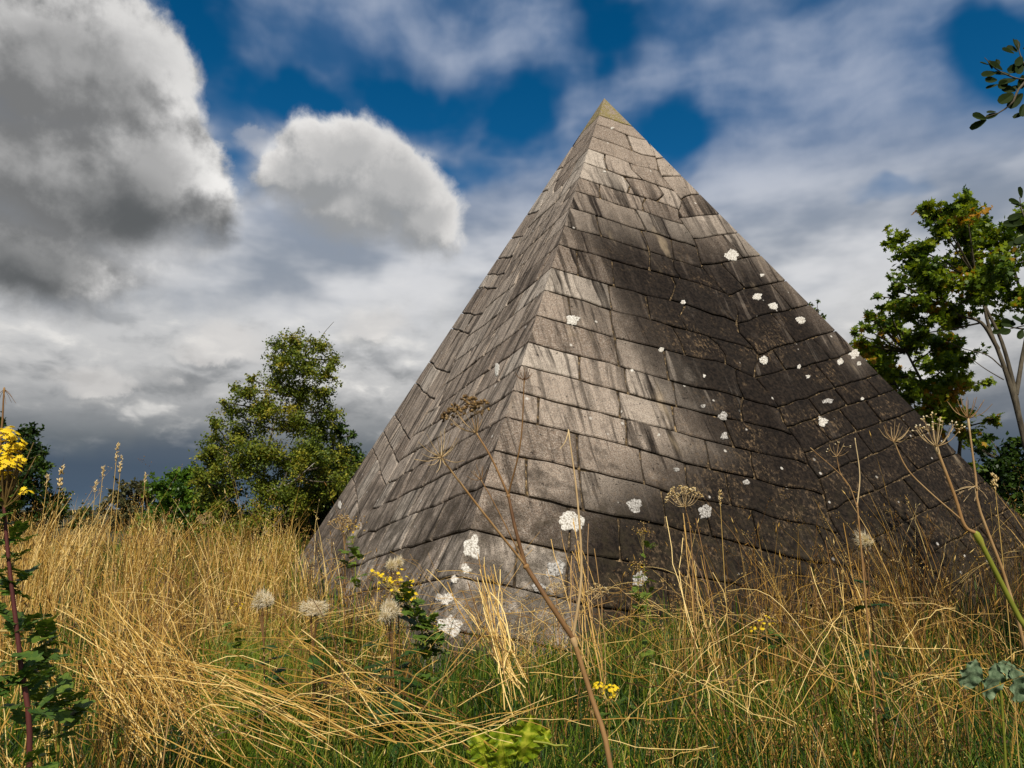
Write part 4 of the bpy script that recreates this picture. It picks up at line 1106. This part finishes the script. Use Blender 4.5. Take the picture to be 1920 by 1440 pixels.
ragwort('ragwort half in bloom among dry grass right of centre', rt_,
        [rt_, pix(1450, 1230, Yq), pix(1445, 1190, Yq)], 0.003, [(pix(1438, 1162, Yq), 0.05, 16), (pix(1420, 1175, Yq), 0.04, 7)], 0.05, 60, 0.009, 22, 0.08, stem='greenstem', ltint=0.55, brown=50)
for (px, py, Y, lab) in [(1205, 995, 4.3, 'olive ragwort gone to seed before the dark face'), (1195, 1060, 4.2, 'lower olive ragwort beside a grey lichen patch'),
                         (660, 985, 3.4, 'yellowing ragwort crossing the left pyramid edge'), (440, 1135, 4.0, 'pale yellow bloom on the bright green patch')]:
    rt_ = np.array([pix(px, py, Y)[0] + 0.02, Y, 0.0])
    ragwort(lab, rt_, [rt_, pix(px + 6, py + 120, Y), pix(px, py + 20, Y)], 0.003, [(pix(px, py, Y), 0.05, 9)], 0.05, 60, 0.008, 30, 0.07, stem='greenstem', ltint=0.75, ftint=0.35, brown=60)

# ------------------------------------------------------------------ thistles with down
def thistle(label, px, py, Y, r_, heads):
    rt_ = np.array([pix(px, py, Y)[0] + 0.03, Y, 0.0]); g = empty('thistle', rt_, label, 'thistle', 'thistles gone to seed')
    c = pix(px, py, Y); st = MB(); pts = curve_pts([rt_, (rt_ + c) / 2 + np.array([0.02, 0, 0]), c], 12)
    st.tube(pts, np.linspace(0.005, 0.003, len(pts)), 6, 0.25)
    hd = []
    for k in range(heads):
        q = c + RNG.normal(0, r_ * 0.7, 3) * np.array([1.2, 1, 0.5]); hd.append(q)
        st.tube(curve_pts([pts[-4], (pts[-4] + q) / 2, q - np.array([0, 0, r_ * 0.2])], 6), np.linspace(0.0028, 0.002, 7), 5, 0.2)
    st.build('stem', M['stalk'], g, True)
    for q in hd:
        n = 700; D = RNG.normal(0, 1, (n, 3)); D[:, 2] = np.abs(D[:, 2]) * 0.9 - 0.35; D /= np.linalg.norm(D, axis=1)[:, None]
        ln = r_ * RNG.uniform(0.45, 1.15, n) * (1 + 0.5 * np.sin(D[:, 0] * 3 + q[0] * 9)); base = q + RNG.normal(0, r_ * 0.18, (n, 3))
        D2 = D + RNG.normal(0, 0.35, (n, 3)); side = np.cross(D, RNG.normal(0, 1, (n, 3))); side /= np.linalg.norm(side, axis=1)[:, None] + 1e-9
        w = 0.0009
        V = np.stack([base - side * w, base + side * w, base + D * ln[:, None] * 0.6 + side * w, base + D * ln[:, None] * 0.6 - side * w, base + (D * 0.6 + D2 * 0.4) * ln[:, None]], 1).reshape(-1, 3)
        kf = (np.arange(n) * 5)[:, None]; Fc = (kf[:, :, None] + np.array([[0, 1, 2], [0, 2, 3], [3, 2, 4]])[None]).reshape(-1, 3)
        fb = MB(); fb.add(V, Fc, np.repeat(RNG.uniform(0.6, 1, n), 5)); fb.build('seed_down', M['fluff'], g)
        cb = MB(); m_ = 26; D = RNG.normal(0, 1, (m_, 3)); D[:, 2] = -np.abs(D[:, 2]) + 0.4; D /= np.linalg.norm(D, axis=1)[:, None]
        spindles(cb, np.tile(q - np.array([0, 0, r_ * 0.25]), (m_, 1)), D, np.full(m_, r_ * 0.42), np.full(m_, r_ * 0.18), RNG.uniform(0, 0.3, m_)); cb.build('flower_base', M['seed'], g)
    lf = MB()
    for k in range(14):
        p = pts[RNG.integers(2, len(pts) - 2)]; th = RNG.uniform(0, 6.28)
        jag_leaf(lf, p, np.array([math.cos(th), math.sin(th), RNG.uniform(-0.6, 0.4)]), 0.12, 0.03, 0.25)
    lf.build('foliage', M['ragleaf'], g)
thistle('thistle with white fluffy down on the left, above the bright green patch', 492, 1125, 3.6, 0.038, 4)
thistle('thistle with spreading white down right beside the first fluffy one', 583, 1140, 3.5, 0.036, 3)
thistle('thistle with loose beige down low before the left pyramid face', 730, 1150, 3.4, 0.038, 5)
thistle('thistle with grey down behind the yellow ragwort', 742, 1055, 3.7, 0.032, 3)
thistle('single tan thistle head in front of the dark right face', 1613, 1015, 3.4, 0.034, 2)

# ------------------------------------------------------------------ broad leaves
def broad_leaf(center, D, Nrm, L, W, seed, nlob=7):
    D = D / np.linalg.norm(D); Nrm = Nrm - D * (Nrm @ D); Nrm /= np.linalg.norm(Nrm); Sd = np.cross(D, Nrm)
    nu, nv = 15, 20; V = []; UV = []
    for j in range(nv):
        s_ = j / (nv - 1); w = W * (math.sin(math.pi * min(1, s_ * 0.92 + 0.06)) ** 0.6) * (1 + 0.13 * math.sin(s_ * nlob * 6.28) + 0.10 * mnoise.noise(Vector((s_ * 6, seed, 0))))
        for i_ in range(nu):
            u_ = i_ / (nu - 1) * 2 - 1
            hgt = 0.10 * L * abs(u_) ** 1.3 + 0.045 * L * math.sin(s_ * nlob * 6.28 + abs(u_) * 3) * abs(u_) + 0.07 * L * mnoise.noise(Vector((u_ * 2.2, s_ * 3.5, seed))) - 0.35 * L * (s_ - 0.4) ** 2
            V.append(center + D * L * (s_ - 0.5 + 0.10 * abs(u_)) + Sd * u_ * w + Nrm * hgt); UV.append((u_ * W, s_))
    Fq = [(j * nu + i_, j * nu + i_ + 1, (j + 1) * nu + i_ + 1, (j + 1) * nu + i_) for j in range(nv - 1) for i_ in range(nu - 1)]
    me = bpy.data.meshes.new('leaf'); me.from_pydata([tuple(v) for v in V], [], Fq)
    ul = me.uv_layers.new(name='UVMap'); vi = np.empty(len(me.loops), dtype=np.int32); me.loops.foreach_get('vertex_index', vi)
    ul.data.foreach_set('uv', np.array(UV, dtype=np.float32)[vi].ravel())
    me.polygons.foreach_set('use_smooth', np.ones(len(me.polygons), dtype=bool)); me.update()
    return me
Yb = 2.55
rt_ = np.array([pix(1010, 1440, Yb)[0], Yb, 0.0])
bp = empty('broad_leaved_plant', rt_, 'low plant with big crumpled yellow-green leaves at the bottom centre', 'plant')
for k, (px, py, ang, L, W) in enumerate([(905, 1408, 1.9, 0.14, 0.05), (940, 1408, 1.55, 0.16, 0.056), (985, 1390, 1.35, 0.17, 0.058), (1015, 1385, 0.9, 0.08, 0.03)]):
    c = pix(px, py, Yb + 0.02 * k)
    link('leaf', broad_leaf(c, np.array([-math.cos(ang) * -1, -0.35, math.sin(ang)]), np.array([0.1, -1.0, 0.55]), L, W, k * 3.7 + 1, 5), M['bigleaf'], bp)
mb = MB(); mb.tube(curve_pts([rt_, pix(1080, 1430, Yb), pix(1040, 1398, Yb), pix(1000, 1390, Yb)], 10), 0.004, 6, 0.5); mb.build('stem', M['greenstem'], bp, True)
rt_ = np.array([pix(1870, 1440, 2.5)[0], 2.5, 0.0])
gp_ = empty('hogweed_leaves', rt_, 'grey-green lobed hogweed leaves in the shade at the lower right', 'plant')
for k, (px, py, ang, L, W) in enumerate([(1820, 1262, 1.9, 0.10, 0.035), (1860, 1275, 1.7, 0.12, 0.035), (1905, 1280, 1.35, 0.13, 0.035), (1885, 1255, 0.6, 0.08, 0.028)]):
    link('leaf', broad_leaf(pix(px, py, 2.5), np.array([math.cos(ang), 0.3, -math.sin(ang)]), np.array([0.1, -1.0, 0.35]), L, W, k * 5.1 + 40, 3), M['greyleaf'], gp_)
mb = MB(); mb.tube(curve_pts([rt_, pix(1880, 1340, 2.5), pix(1870, 1258, 2.5)], 10), 0.004, 6, 0.3); mb.build('stem', M['greenstem'], gp_, True)

# ------------------------------------------------------------------ trees
LEAF_SHAPES = {
    'oval': (np.array([[0, 0, 0], [-0.32, 0.4, 0.05], [0, 1, 0], [0.32, 0.4, 0.05]]), np.array([[0, 3, 2], [0, 2, 1]])),
    'lobed': (np.array([[0, 0, 0], [-0.5, 0.1, 0.05], [-0.3, 0.38, 0], [-0.55, 0.7, 0.06], [-0.17, 0.65, 0], [0, 1.05, 0.05], [0.17, 0.65, 0], [0.55, 0.7, 0.06], [0.3, 0.38, 0], [0.5, 0.1, 0.05]]),
              np.array([[0, 2, 1], [0, 4, 2], [2, 4, 3], [0, 6, 4], [4, 6, 5], [0, 8, 6], [6, 8, 7], [0, 9, 8]])),
}
def leaves_at(mb, P, size, shape, tint, down=0.3):
    n = len(P); sh, fc = LEAF_SHAPES[shape]
    D = RNG.normal(0, 1, (n, 3)); D[:, 2] -= down; D /= np.linalg.norm(D, axis=1)[:, None]
    Nn = RNG.normal(0, 0.7, (n, 3)) + np.array([0, 0, 1.0]); Sd = np.cross(D, Nn); Sd /= np.linalg.norm(Sd, axis=1)[:, None] + 1e-9
    Nn = np.cross(Sd, D); s = size * RNG.uniform(0.6, 1.3, n)
    V = P[:, None, :] + s[:, None, None] * (sh[None, :, 0, None] * Sd[:, None] + sh[None, :, 1, None] * D[:, None] + sh[None, :, 2, None] * Nn[:, None])
    k = (np.arange(n) * len(sh))[:, None, None]
    mb.add(V.reshape(-1, 3), (k + fc[None]).reshape(-1, 3), np.repeat(tint, len(sh)))

def tree(name, label, cat, group, root, trunks, clumps, Y, leaf_mat, bark, size, shape, dens, depth=1.0, tmean=0.5, twig=True, sub=26, down=0.3, extra=None):
    """clumps are (px, py, radius px) at distance Y; leaves gather on twigs inside each clump"""
    g = empty(name, root, label, cat, group)
    tb = MB(); allp = []
    for ctrl, r0, r1 in trunks:
        pts = curve_pts(ctrl, 16); tb.tube(pts, np.linspace(r0, r1, len(pts)), 8, 0.5); allp.append(pts[3:])
    nodes_ = np.concatenate(allp) if allp else root[None]
    br = MB(); cr = MB()
    for (px, py, rp) in clumps:
        c = pix(px, py, Y); r_ = rp / F_PX * Y; c = c + np.array([0, RNG.uniform(-0.5, 0.5) * depth, 0])
        low = nodes_[nodes_[:, 2] < c[2] + 0.1]
        if len(low) == 0: low = nodes_
        j = np.argmin(np.linalg.norm(low - c, axis=1) + 0.25 * np.abs(low[:, 2] - (c[2] - r_)))
        s0 = low[j]
        mid = (s0 + c) / 2 + np.array([0, 0, -0.1 * r_])
        br.tube(curve_pts([s0, mid, c], 8), np.linspace(0.022, 0.010, 9) * (Y / 15), 5, 0.5)
        D = RNG.normal(0, 1, (sub, 3)); D[:, 2] *= 0.85; D /= np.linalg.norm(D, axis=1)[:, None]
        ends = c + D * np.array([1, depth, 1]) * (r_ * RNG.uniform(0.3, 1.45, sub) ** 0.8)[:, None]
        for e_ in ends:
            m2_ = (c + e_) / 2 + RNG.normal(0, 0.08 * r_, 3)
            if twig: br.tube(curve_pts([c, m2_, e_], 4), np.linspace(0.007, 0.0025, 5) * (Y / 15), 3, 0.5)
        n = int(dens * rp * rp / 100)
        k = RNG.integers(0, sub, n); f = RNG.uniform(0.3, 1.1, n)[:, None]
        P = c + (ends[k] - c) * f + RNG.normal(0, r_ * 0.13, (n, 3))
        bt = RNG.normal(0, 0.16, sub)[k]
        leaves_at(cr, P, size, shape, np.clip(tmean + bt + RNG.normal(0, 0.14, n), 0, 1), down)
    if trunks: tb.build('trunk', M[bark], g, True)
    if extra:
        for ctrl, r0, r1 in extra: br.tube(curve_pts(ctrl, 10), np.linspace(r0, r1, 11)[:len(curve_pts(ctrl, 10))] if len(curve_pts(ctrl, 10)) <= 11 else np.linspace(r0, r1, len(curve_pts(ctrl, 10))), 5, 0.5)
    br.build('branches', M[bark if bark != 'birch_bark' else 'bark'], g)
    cr.build('crown', M[leaf_mat], g)
    return g

def ground_at(px, Y): return np.array([(px - 960) / F_PX * Y, Y, 0.0])

YB_ = 19.0
r_ = ground_at(408, YB_ - 1.0)
tree('birch_tree', 'white-barked leaning birch with light olive leaves left of the pyramid', 'tree', None, r_,
     [([r_, pix(416, 1000, YB_ - 0.1), pix(427, 945, YB_ - 0.1), pix(440, 900, YB_ - 0.1), pix(448, 850, YB_ - 0.1)], 0.055, 0.02),
      ([r_ + np.array([0.9, 0.4, 0]), pix(482, 970, YB_ - 0.1), pix(493, 900, YB_ - 0.1), pix(503, 840, YB_ - 0.1), pix(522, 770, YB_ - 0.1), pix(548, 700, YB_ - 0.1), pix(590, 640, YB_ - 0.1)], 0.06, 0.01),
      ([r_ + np.array([0.1, 0, 0]), pix(470, 1020, YB_ - 0.5), pix(515, 985, YB_ - 0.8)], 0.03, 0.012),
      ([pix(490, 925, YB_), pix(545, 905, YB_ - 0.8), pix(590, 868, YB_ - 1.3)], 0.03, 0.010)],
     [(530, 652, 22), (560, 650, 26), (600, 650, 24), (618, 668, 20), (545, 680, 34), (585, 690, 38), (615, 705, 26), (508, 690, 14), (525, 715, 34), (565, 735, 44), (612, 745, 26), (620, 775, 22),
      (480, 715, 12), (455, 730, 16), (438, 726, 12), (470, 748, 24), (500, 770, 40), (545, 790, 50), (595, 800, 40), (440, 775, 22), (430, 758, 10), (450, 815, 36), (400, 822, 16), (415, 845, 30), (490, 850, 52), (550, 860, 55), (600, 860, 45),
      (395, 870, 24), (440, 890, 44), (505, 925, 50), (560, 930, 50), (610, 910, 40), (400, 920, 34), (430, 960, 40), (490, 975, 46), (545, 975, 40), (640, 880, 26), (455, 1010, 34), (500, 1015, 36), (405, 985, 28), (395, 950, 26), (540, 1020, 34), (392, 900, 24), (384, 930, 22), (402, 850, 22), (418, 800, 18), (640, 905, 26), (632, 860, 22)],
     YB_, 'leaf_birch', 'birch_bark', 0.075, 'oval', 130, 1.2, 0.66, sub=20,
     extra=[([pix(590, 660, YB_), pix(605, 628, YB_), pix(626, 603, YB_)], 0.012, 0.005), ([pix(585, 665, YB_), pix(590, 640, YB_), pix(612, 640, YB_), pix(622, 650, YB_)], 0.01, 0.004)])
Yd = 21.0
r_ = ground_at(600, Yd)
tree('alder_tree', 'dark dense tree behind the birch, touching the left pyramid edge', 'tree', None, r_,
     [([r_, pix(605, 950, Yd), pix(620, 860, Yd), pix(630, 800, Yd)], 0.14, 0.03)],
     [(640, 808, 20), (660, 816, 9), (630, 845, 34), (660, 862, 22), (682, 862, 8), (650, 885, 36), (600, 880, 50), (640, 925, 40), (590, 935, 55), (550, 965, 50), (600, 980, 50), (540, 1005, 40), (490, 1000, 40), (580, 1015, 40), (620, 970, 30), (450, 1015, 30), (500, 1030, 24)],
     Yd, 'leaf_dark', 'bark', 0.11, 'oval', 95, 1.2, 0.42, sub=18)
Yh = 24.0
r_ = ground_at(350, Yh)
tree('round_bush', 'rounded deep green bush at the left foot of the birch', 'bush', None, r_,
     [([r_, pix(350, 960, Yh), pix(352, 920, Yh)], 0.10, 0.04)],
     [(318, 890, 14), (330, 892, 22), (360, 888, 24), (385, 896, 24), (310, 915, 22), (340, 920, 36), (375, 925, 34), (300, 945, 26), (335, 955, 40), (380, 965, 40), (300, 980, 30), (350, 990, 40), (400, 985, 34), (270, 985, 22), (275, 955, 14), (420, 1015, 30), (360, 1020, 30)],
     Yh, 'leaf_bush', 'bark', 0.14, 'oval', 95, 1.2, 0.5, sub=14)
Yo = 45.0
r_ = ground_at(240, Yo)
tree('olive_thicket', 'far olive-brown hawthorn thicket rising beyond the field at left', 'bush', None, r_,
     [([r_, pix(245, 955, Yo), pix(255, 930, Yo)], 0.25, 0.1)],
     [(262, 914, 16), (242, 918, 18), (285, 916, 16), (225, 930, 16), (205, 940, 16), (270, 935, 24), (240, 945, 26), (190, 950, 14), (172, 958, 12), (210, 965, 22), (250, 970, 30), (160, 975, 14), (290, 960, 26), (310, 930, 16), (180, 985, 20), (230, 990, 26), (140, 990, 14)],
     Yo, 'leaf_olive', 'bark', 0.26, 'oval', 60, 1.2, 0.5, sub=14)
Yt = 13.0
r_ = ground_at(20, Yt)
tree('ash_tree', 'dark ash tree cut off by the left picture edge, behind the yellow ragwort', 'tree', None, r_,
     [([r_, pix(20, 950, Yt), pix(30, 870, Yt)], 0.10, 0.03)],
     [(10, 792, 14), (25, 805, 18), (48, 812, 10), (20, 835, 26), (52, 838, 20), (72, 818, 8), (60, 865, 26), (82, 875, 14), (90, 850, 6), (30, 880, 34), (70, 905, 28), (95, 905, 10), (20, 930, 40), (65, 945, 36), (98, 935, 16), (115, 950, 14), (130, 962, 10), (100, 970, 24), (30, 985, 44), (130, 985, 12), (-30, 870, 60), (-20, 950, 60)],
     Yt, 'leaf_dark', 'bark', 0.075, 'oval', 110, 1.0, 0.35, sub=16)
Ym = 12.0
r_ = ground_at(1965, Ym)
tree('sycamore_tree', 'tall sycamore with bare double trunk at the right edge, crown against pale cloud', 'tree', None, r_,
     [([r_, pix(1935, 880, Ym), pix(1905, 760, Ym), pix(1880, 680, Ym), pix(1855, 615, Ym), pix(1842, 560, Ym)], 0.058, 0.02),
      ([pix(1912, 790, Ym), pix(1900, 720, Ym), pix(1878, 640, Ym), pix(1850, 580, Ym), pix(1830, 520, Ym)], 0.042, 0.016),
      ([pix(1872, 655, Ym), pix(1840, 605, Ym), pix(1800, 592, Ym), pix(1760, 570, Ym)], 0.035, 0.015),
      ([pix(1905, 740, Ym), pix(1915, 680, Ym), pix(1925, 600, Ym), pix(1900, 500, Ym)], 0.04, 0.02)],
     [(1715, 400, 14), (1740, 412, 26), (1780, 402, 24), (1700, 432, 20), (1755, 440, 36), (1810, 425, 34), (1850, 410, 26), (1875, 395, 16), (1880, 440, 40), (1915, 420, 30), (1722, 470, 34), (1690, 490, 22), (1780, 480, 44), (1840, 480, 44), (1900, 500, 44),
      (1700, 530, 30), (1672, 545, 16), (1655, 548, 8), (1745, 535, 42), (1800, 545, 44), (1850, 540, 34), (1720, 575, 28), (1765, 590, 34), (1805, 590, 24), (1690, 580, 18), (1910, 560, 36), (1745, 615, 20), (1940, 470, 50), (1650, 555, 8), (1895, 600, 16)],
     Ym, 'leaf_maple', 'bark', 0.085, 'lobed', 46, 1.5, 0.66, sub=16, down=0.5,
     extra=[([pix(1880, 690, Ym), pix(1850, 665, Ym), pix(1810, 655, Ym), pix(1775, 640, Ym)], 0.012, 0.006), ([pix(1882, 712, Ym), pix(1845, 690, Ym), pix(1805, 660, Ym)], 0.010, 0.005)])
Yn = 14.5
r_ = ground_at(1800, Yn)
tree('young_sycamore', 'bushy younger sycamore with bright leaves right behind the pyramid edge', 'tree', None, r_,
     [([r_, pix(1790, 900, Yn), pix(1770, 820, Yn), pix(1740, 740, Yn), pix(1700, 660, Yn)], 0.07, 0.02),
      ([r_, pix(1800, 880, Yn), pix(1800, 820, Yn), pix(1790, 720, Yn)], 0.05, 0.02),
      ([r_, pix(1775, 890, Yn), pix(1745, 860, Yn), pix(1680, 720, Yn)], 0.05, 0.015)],
     [(1630, 592, 14), (1612, 602, 10), (1684, 600, 18), (1660, 585, 14), (1592, 632, 12), (1604, 650, 16), (1625, 612, 10), (1640, 605, 14), (1665, 618, 18), (1635, 640, 24), (1670, 655, 32), (1710, 640, 30), (1740, 655, 30), (1655, 690, 34), (1700, 695, 38), (1745, 690, 34), (1780, 670, 22), (1790, 650, 10), (1620, 690, 22),
      (1690, 740, 36), (1740, 740, 38), (1785, 720, 24), (1805, 745, 16), (1825, 700, 9), (1818, 715, 14), (1830, 722, 10), (1720, 785, 36), (1765, 780, 34), (1800, 775, 24), (1750, 820, 32), (1790, 815, 22), (1815, 795, 12), (1770, 855, 24), (1800, 860, 20), (1820, 880, 20), (1815, 915, 22), (1675, 770, 24), (1640, 720, 18)],
     Yn, 'leaf_maple', 'bark', 0.10, 'lobed', 52, 1.5, 0.74, sub=16, down=0.5)
Ye = 16.0
r_ = ground_at(1885, Ye)
tree('dark_hedge', 'low dark hedge beneath the sycamores at the right edge', 'hedge', None, r_,
     [([r_, pix(1885, 930, Ye), pix(1890, 870, Ye)], 0.06, 0.03)],
     [(1885, 812, 9), (1900, 830, 14), (1875, 842, 18), (1895, 860, 28), (1920, 850, 26), (1860, 870, 22), (1845, 890, 20), (1880, 895, 34), (1915, 900, 34), (1850, 925, 28), (1890, 940, 36), (1925, 950, 40), (1860, 965, 34), (1900, 985, 40), (1835, 828, 8), (1850, 838, 8), (1820, 935, 24), (1940, 880, 40)],
     Ye, 'leaf_dark', 'bark', 0.12, 'oval', 60, 1.2, 0.4, sub=12)
r_ = ground_at(1540, 17.0)
tree('ash_sapling', 'tips of a thin sapling peeping over the right pyramid edge', 'sapling', None, r_,
     [([r_, pix(1540, 700, 17.0), pix(1534, 600, 17.0), pix(1532, 562, 17.0)], 0.02, 0.005), ([pix(1545, 680, 17.0), pix(1530, 600, 17.0), pix(1522, 566, 17.0)], 0.012, 0.004)],
     [(1522, 570, 5), (1533, 566, 5), (1536, 580, 6), (1526, 582, 5), (1540, 596, 7)], 17.0, 'leaf_maple', 'bark', 0.08, 'oval', 50, 0.4, 0.4, sub=8)

# ------------------------------------------------------------------ near overhanging branch (tree stands right of the picture)
Yk = 2.7
root = np.array([4.6, 3.2, 0.0])
nt = empty('alder_branch', root, 'near alder standing by the right edge, dark leafy twigs reaching in at upper right', 'tree')
tb = MB(); top = np.array([4.8, 3.1, 5.6]); pts = curve_pts([root, root + np.array([0.1, 0, 2.2]), top], 14); tb.tube(pts, np.linspace(0.13, 0.04, len(pts)), 9)
cr = MB(); bq = MB()
for _ in range(70):
    c = np.array([RNG.uniform(3.4, 6.6), RNG.uniform(1.2, 5.2), RNG.uniform(2.6, 6.4)])
    if c[0] < 0.74 * c[1] + 0.9: continue
    if ((c[0] - 4.9) / 1.9) ** 2 + ((c[1] - 3.2) / 2.1) ** 2 + ((c[2] - 4.4) / 2.0) ** 2 > 1: continue
    a_ = pts[int(np.clip((c[2] - 0.5) / 5.6 * len(pts), 3, len(pts) - 1))]
    bq.tube(curve_pts([a_, (a_ + c) / 2 + np.array([0, 0, 0.1]), c], 8), np.linspace(0.03, 0.008, 9), 5)
    P = c + RNG.normal(0, 0.22, (150, 3)); P = P[P[:, 0] > 0.74 * P[:, 1] + 0.25]
    leaves_at(cr, P, 0.085, 'oval', np.clip(RNG.normal(0.5, 0.2, len(P)), 0, 1))
for zc in ([3.6, 2.9, 3.15], [3.5, 2.95, 2.75], [3.4, 3.0, 2.05]):
    for f in (0.0, 0.35, 0.7):
        P = np.array(zc) + (np.array([4.7, 3.15, zc[2] + 0.15]) - np.array(zc)) * f + RNG.normal(0, 0.17, (90, 3)); P = P[P[:, 0] > 0.74 * P[:, 1] + 0.3]
        leaves_at(cr, P, 0.075, 'oval', np.clip(RNG.normal(0.5, 0.2, len(P)), 0, 1))
cr.build('crown', M['leaf_dark'], nt); bq.build('limbs', M['bark'], nt)
tb.build('trunk', M['bark'], nt, True)
tw = [([np.array([4.7, 3.15, 3.4]), np.array([3.6, 2.9, 3.15]), pix(2010, 150, Yk + 0.1), pix(1925, 150, Yk), pix(1900, 190, Yk), pix(1870, 213, Yk), pix(1835, 222, Yk)], 0.010, 0.0014),
      ([pix(1925, 150, Yk), pix(1900, 145, Yk), pix(1868, 130, Yk), pix(1846, 108, Yk)], 0.004, 0.0012),
      ([pix(1925, 130, Yk), pix(1912, 100, Yk), pix(1908, 75, Yk)], 0.003, 0.0012),
      ([np.array([4.68, 3.18, 2.8]), np.array([3.5, 2.95, 2.75]), pix(2010, 430, Yk), pix(1950, 450, Yk), pix(1918, 400, Yk), pix(1912, 370, Yk)], 0.008, 0.0014),
      ([np.array([4.66, 3.2, 2.3]), np.array([3.4, 3.0, 2.05]), pix(2000, 600, Yk), pix(1925, 610, Yk), pix(1880, 620, Yk)], 0.006, 0.0014)]
bb = MB()
for c, a0, a1 in tw:
    p = curve_pts(c, 16); bb.tube(p, np.linspace(a0, a1, len(p)), 6)
bb.build('branches', M['bark'], nt, True)
def alder_leaf_mesh():
    pr = [(0, 0), (0.07, 0.06), (0.17, 0.27), (0.25, 0.52), (0.24, 0.76), (0.13, 0.97), (0.03, 0.94)]
    V = [(0, y, -0.05 * math.sin(y * 3)) for _, y in pr] + [(x + 0.012, y, 0.09 * x / 0.3) for x, y in pr[1:]] + [(-x - 0.012, y, 0.09 * x / 0.3) for x, y in pr[1:]]
    n = len(pr); Fq = []
    for k in range(n - 1):
        a, b_ = k, k + 1
        ra = n + k - 1 if k > 0 else None; rb = n + k
        la = n + (n - 1) + k - 1 if k > 0 else None; lb = n + (n - 1) + k
        if k == 0: Fq += [(a, rb, b_), (a, b_, lb)]
        else: Fq += [(a, ra, rb, b_), (a, b_, lb, la)]
    me = bpy.data.meshes.new('leaf'); me.from_pydata(V, [], Fq); me.materials.append(M['leaf_near'])
    at = me.attributes.new('tint', 'FLOAT', 'POINT'); at.data.foreach_set('value', np.full(len(V), 0.5, dtype=np.float32)); me.update(); return me
lm = alder_leaf_mesh()
def near_leaf(px, py, ang, Lp, Y=Yk, tilt=None):
    """leaf with its base at the pixel, pointing at image angle ang (degrees, 0 = right, 90 = up)"""
    P = pix(px, py, Y); L = Lp / F_PX * Y
    d = Vector((math.cos(R(ang)), RNG.uniform(-0.4, 0.4), math.sin(R(ang)))).normalized()
    nrm = Vector((RNG.normal(0, 0.4), -1.0 if tilt is None else tilt, RNG.uniform(-0.2, 0.9))); s_ = d.cross(nrm).normalized(); n2v = s_.cross(d)
    from mathutils import Matrix
    mt = Matrix((s_, d, n2v)).transposed().to_4x4()
    o = bpy.data.objects.new('leaf', lm); COL.objects.link(o); o.parent = nt; o.matrix_parent_inverse.identity()
    o.matrix_local = Matrix.Translation(Vector([float(v) for v in P]) - Vector(nt.location)) @ mt @ Matrix.Scale(L, 4)
for a in [(1850, 223, 172, 34), (1850, 224, 210, 34), (1872, 212, 205, 28), (1868, 210, 175, 18), (1855, 122, 160, 20), (1860, 130, 100, 22), (1868, 128, 75, 22),
          (1868, 136, 195, 34), (1880, 132, 150, 32), (1895, 140, 170, 34), (1870, 150, 185, 28), (1872, 158, 200, 26), (1890, 152, 215, 34), (1905, 148, 200, 40), (1900, 175, 215, 44),
          (1905, 170, 170, 30), (1902, 100, 178, 34), (1908, 98, 130, 26), (1908, 95, 85, 34), (1915, 105, 240, 30), (1912, 118, 250, 32), (1918, 140, 260, 30), (1918, 175, 225, 40), (1920, 195, 245, 34), (1925, 120, 200, 40), (1928, 160, 190, 40),
          (1925, 210, 200, 26), (1918, 92, 20, 26),
          (1915, 372, 110, 24), (1912, 380, 175, 26), (1920, 400, 200, 30), (1918, 420, 170, 34), (1925, 440, 220, 34), (1918, 455, 190, 30), (1930, 390, 150, 34), (1925, 470, 240, 26), (1912, 405, 250, 22),
          (1905, 608, 175, 30), (1900, 612, 130, 24), (1895, 618, 200, 30), (1915, 610, 60, 24), (1922, 606, 160, 30), (1918, 618, 230, 26), (1880, 620, 190, 18)]:
    near_leaf(*a)
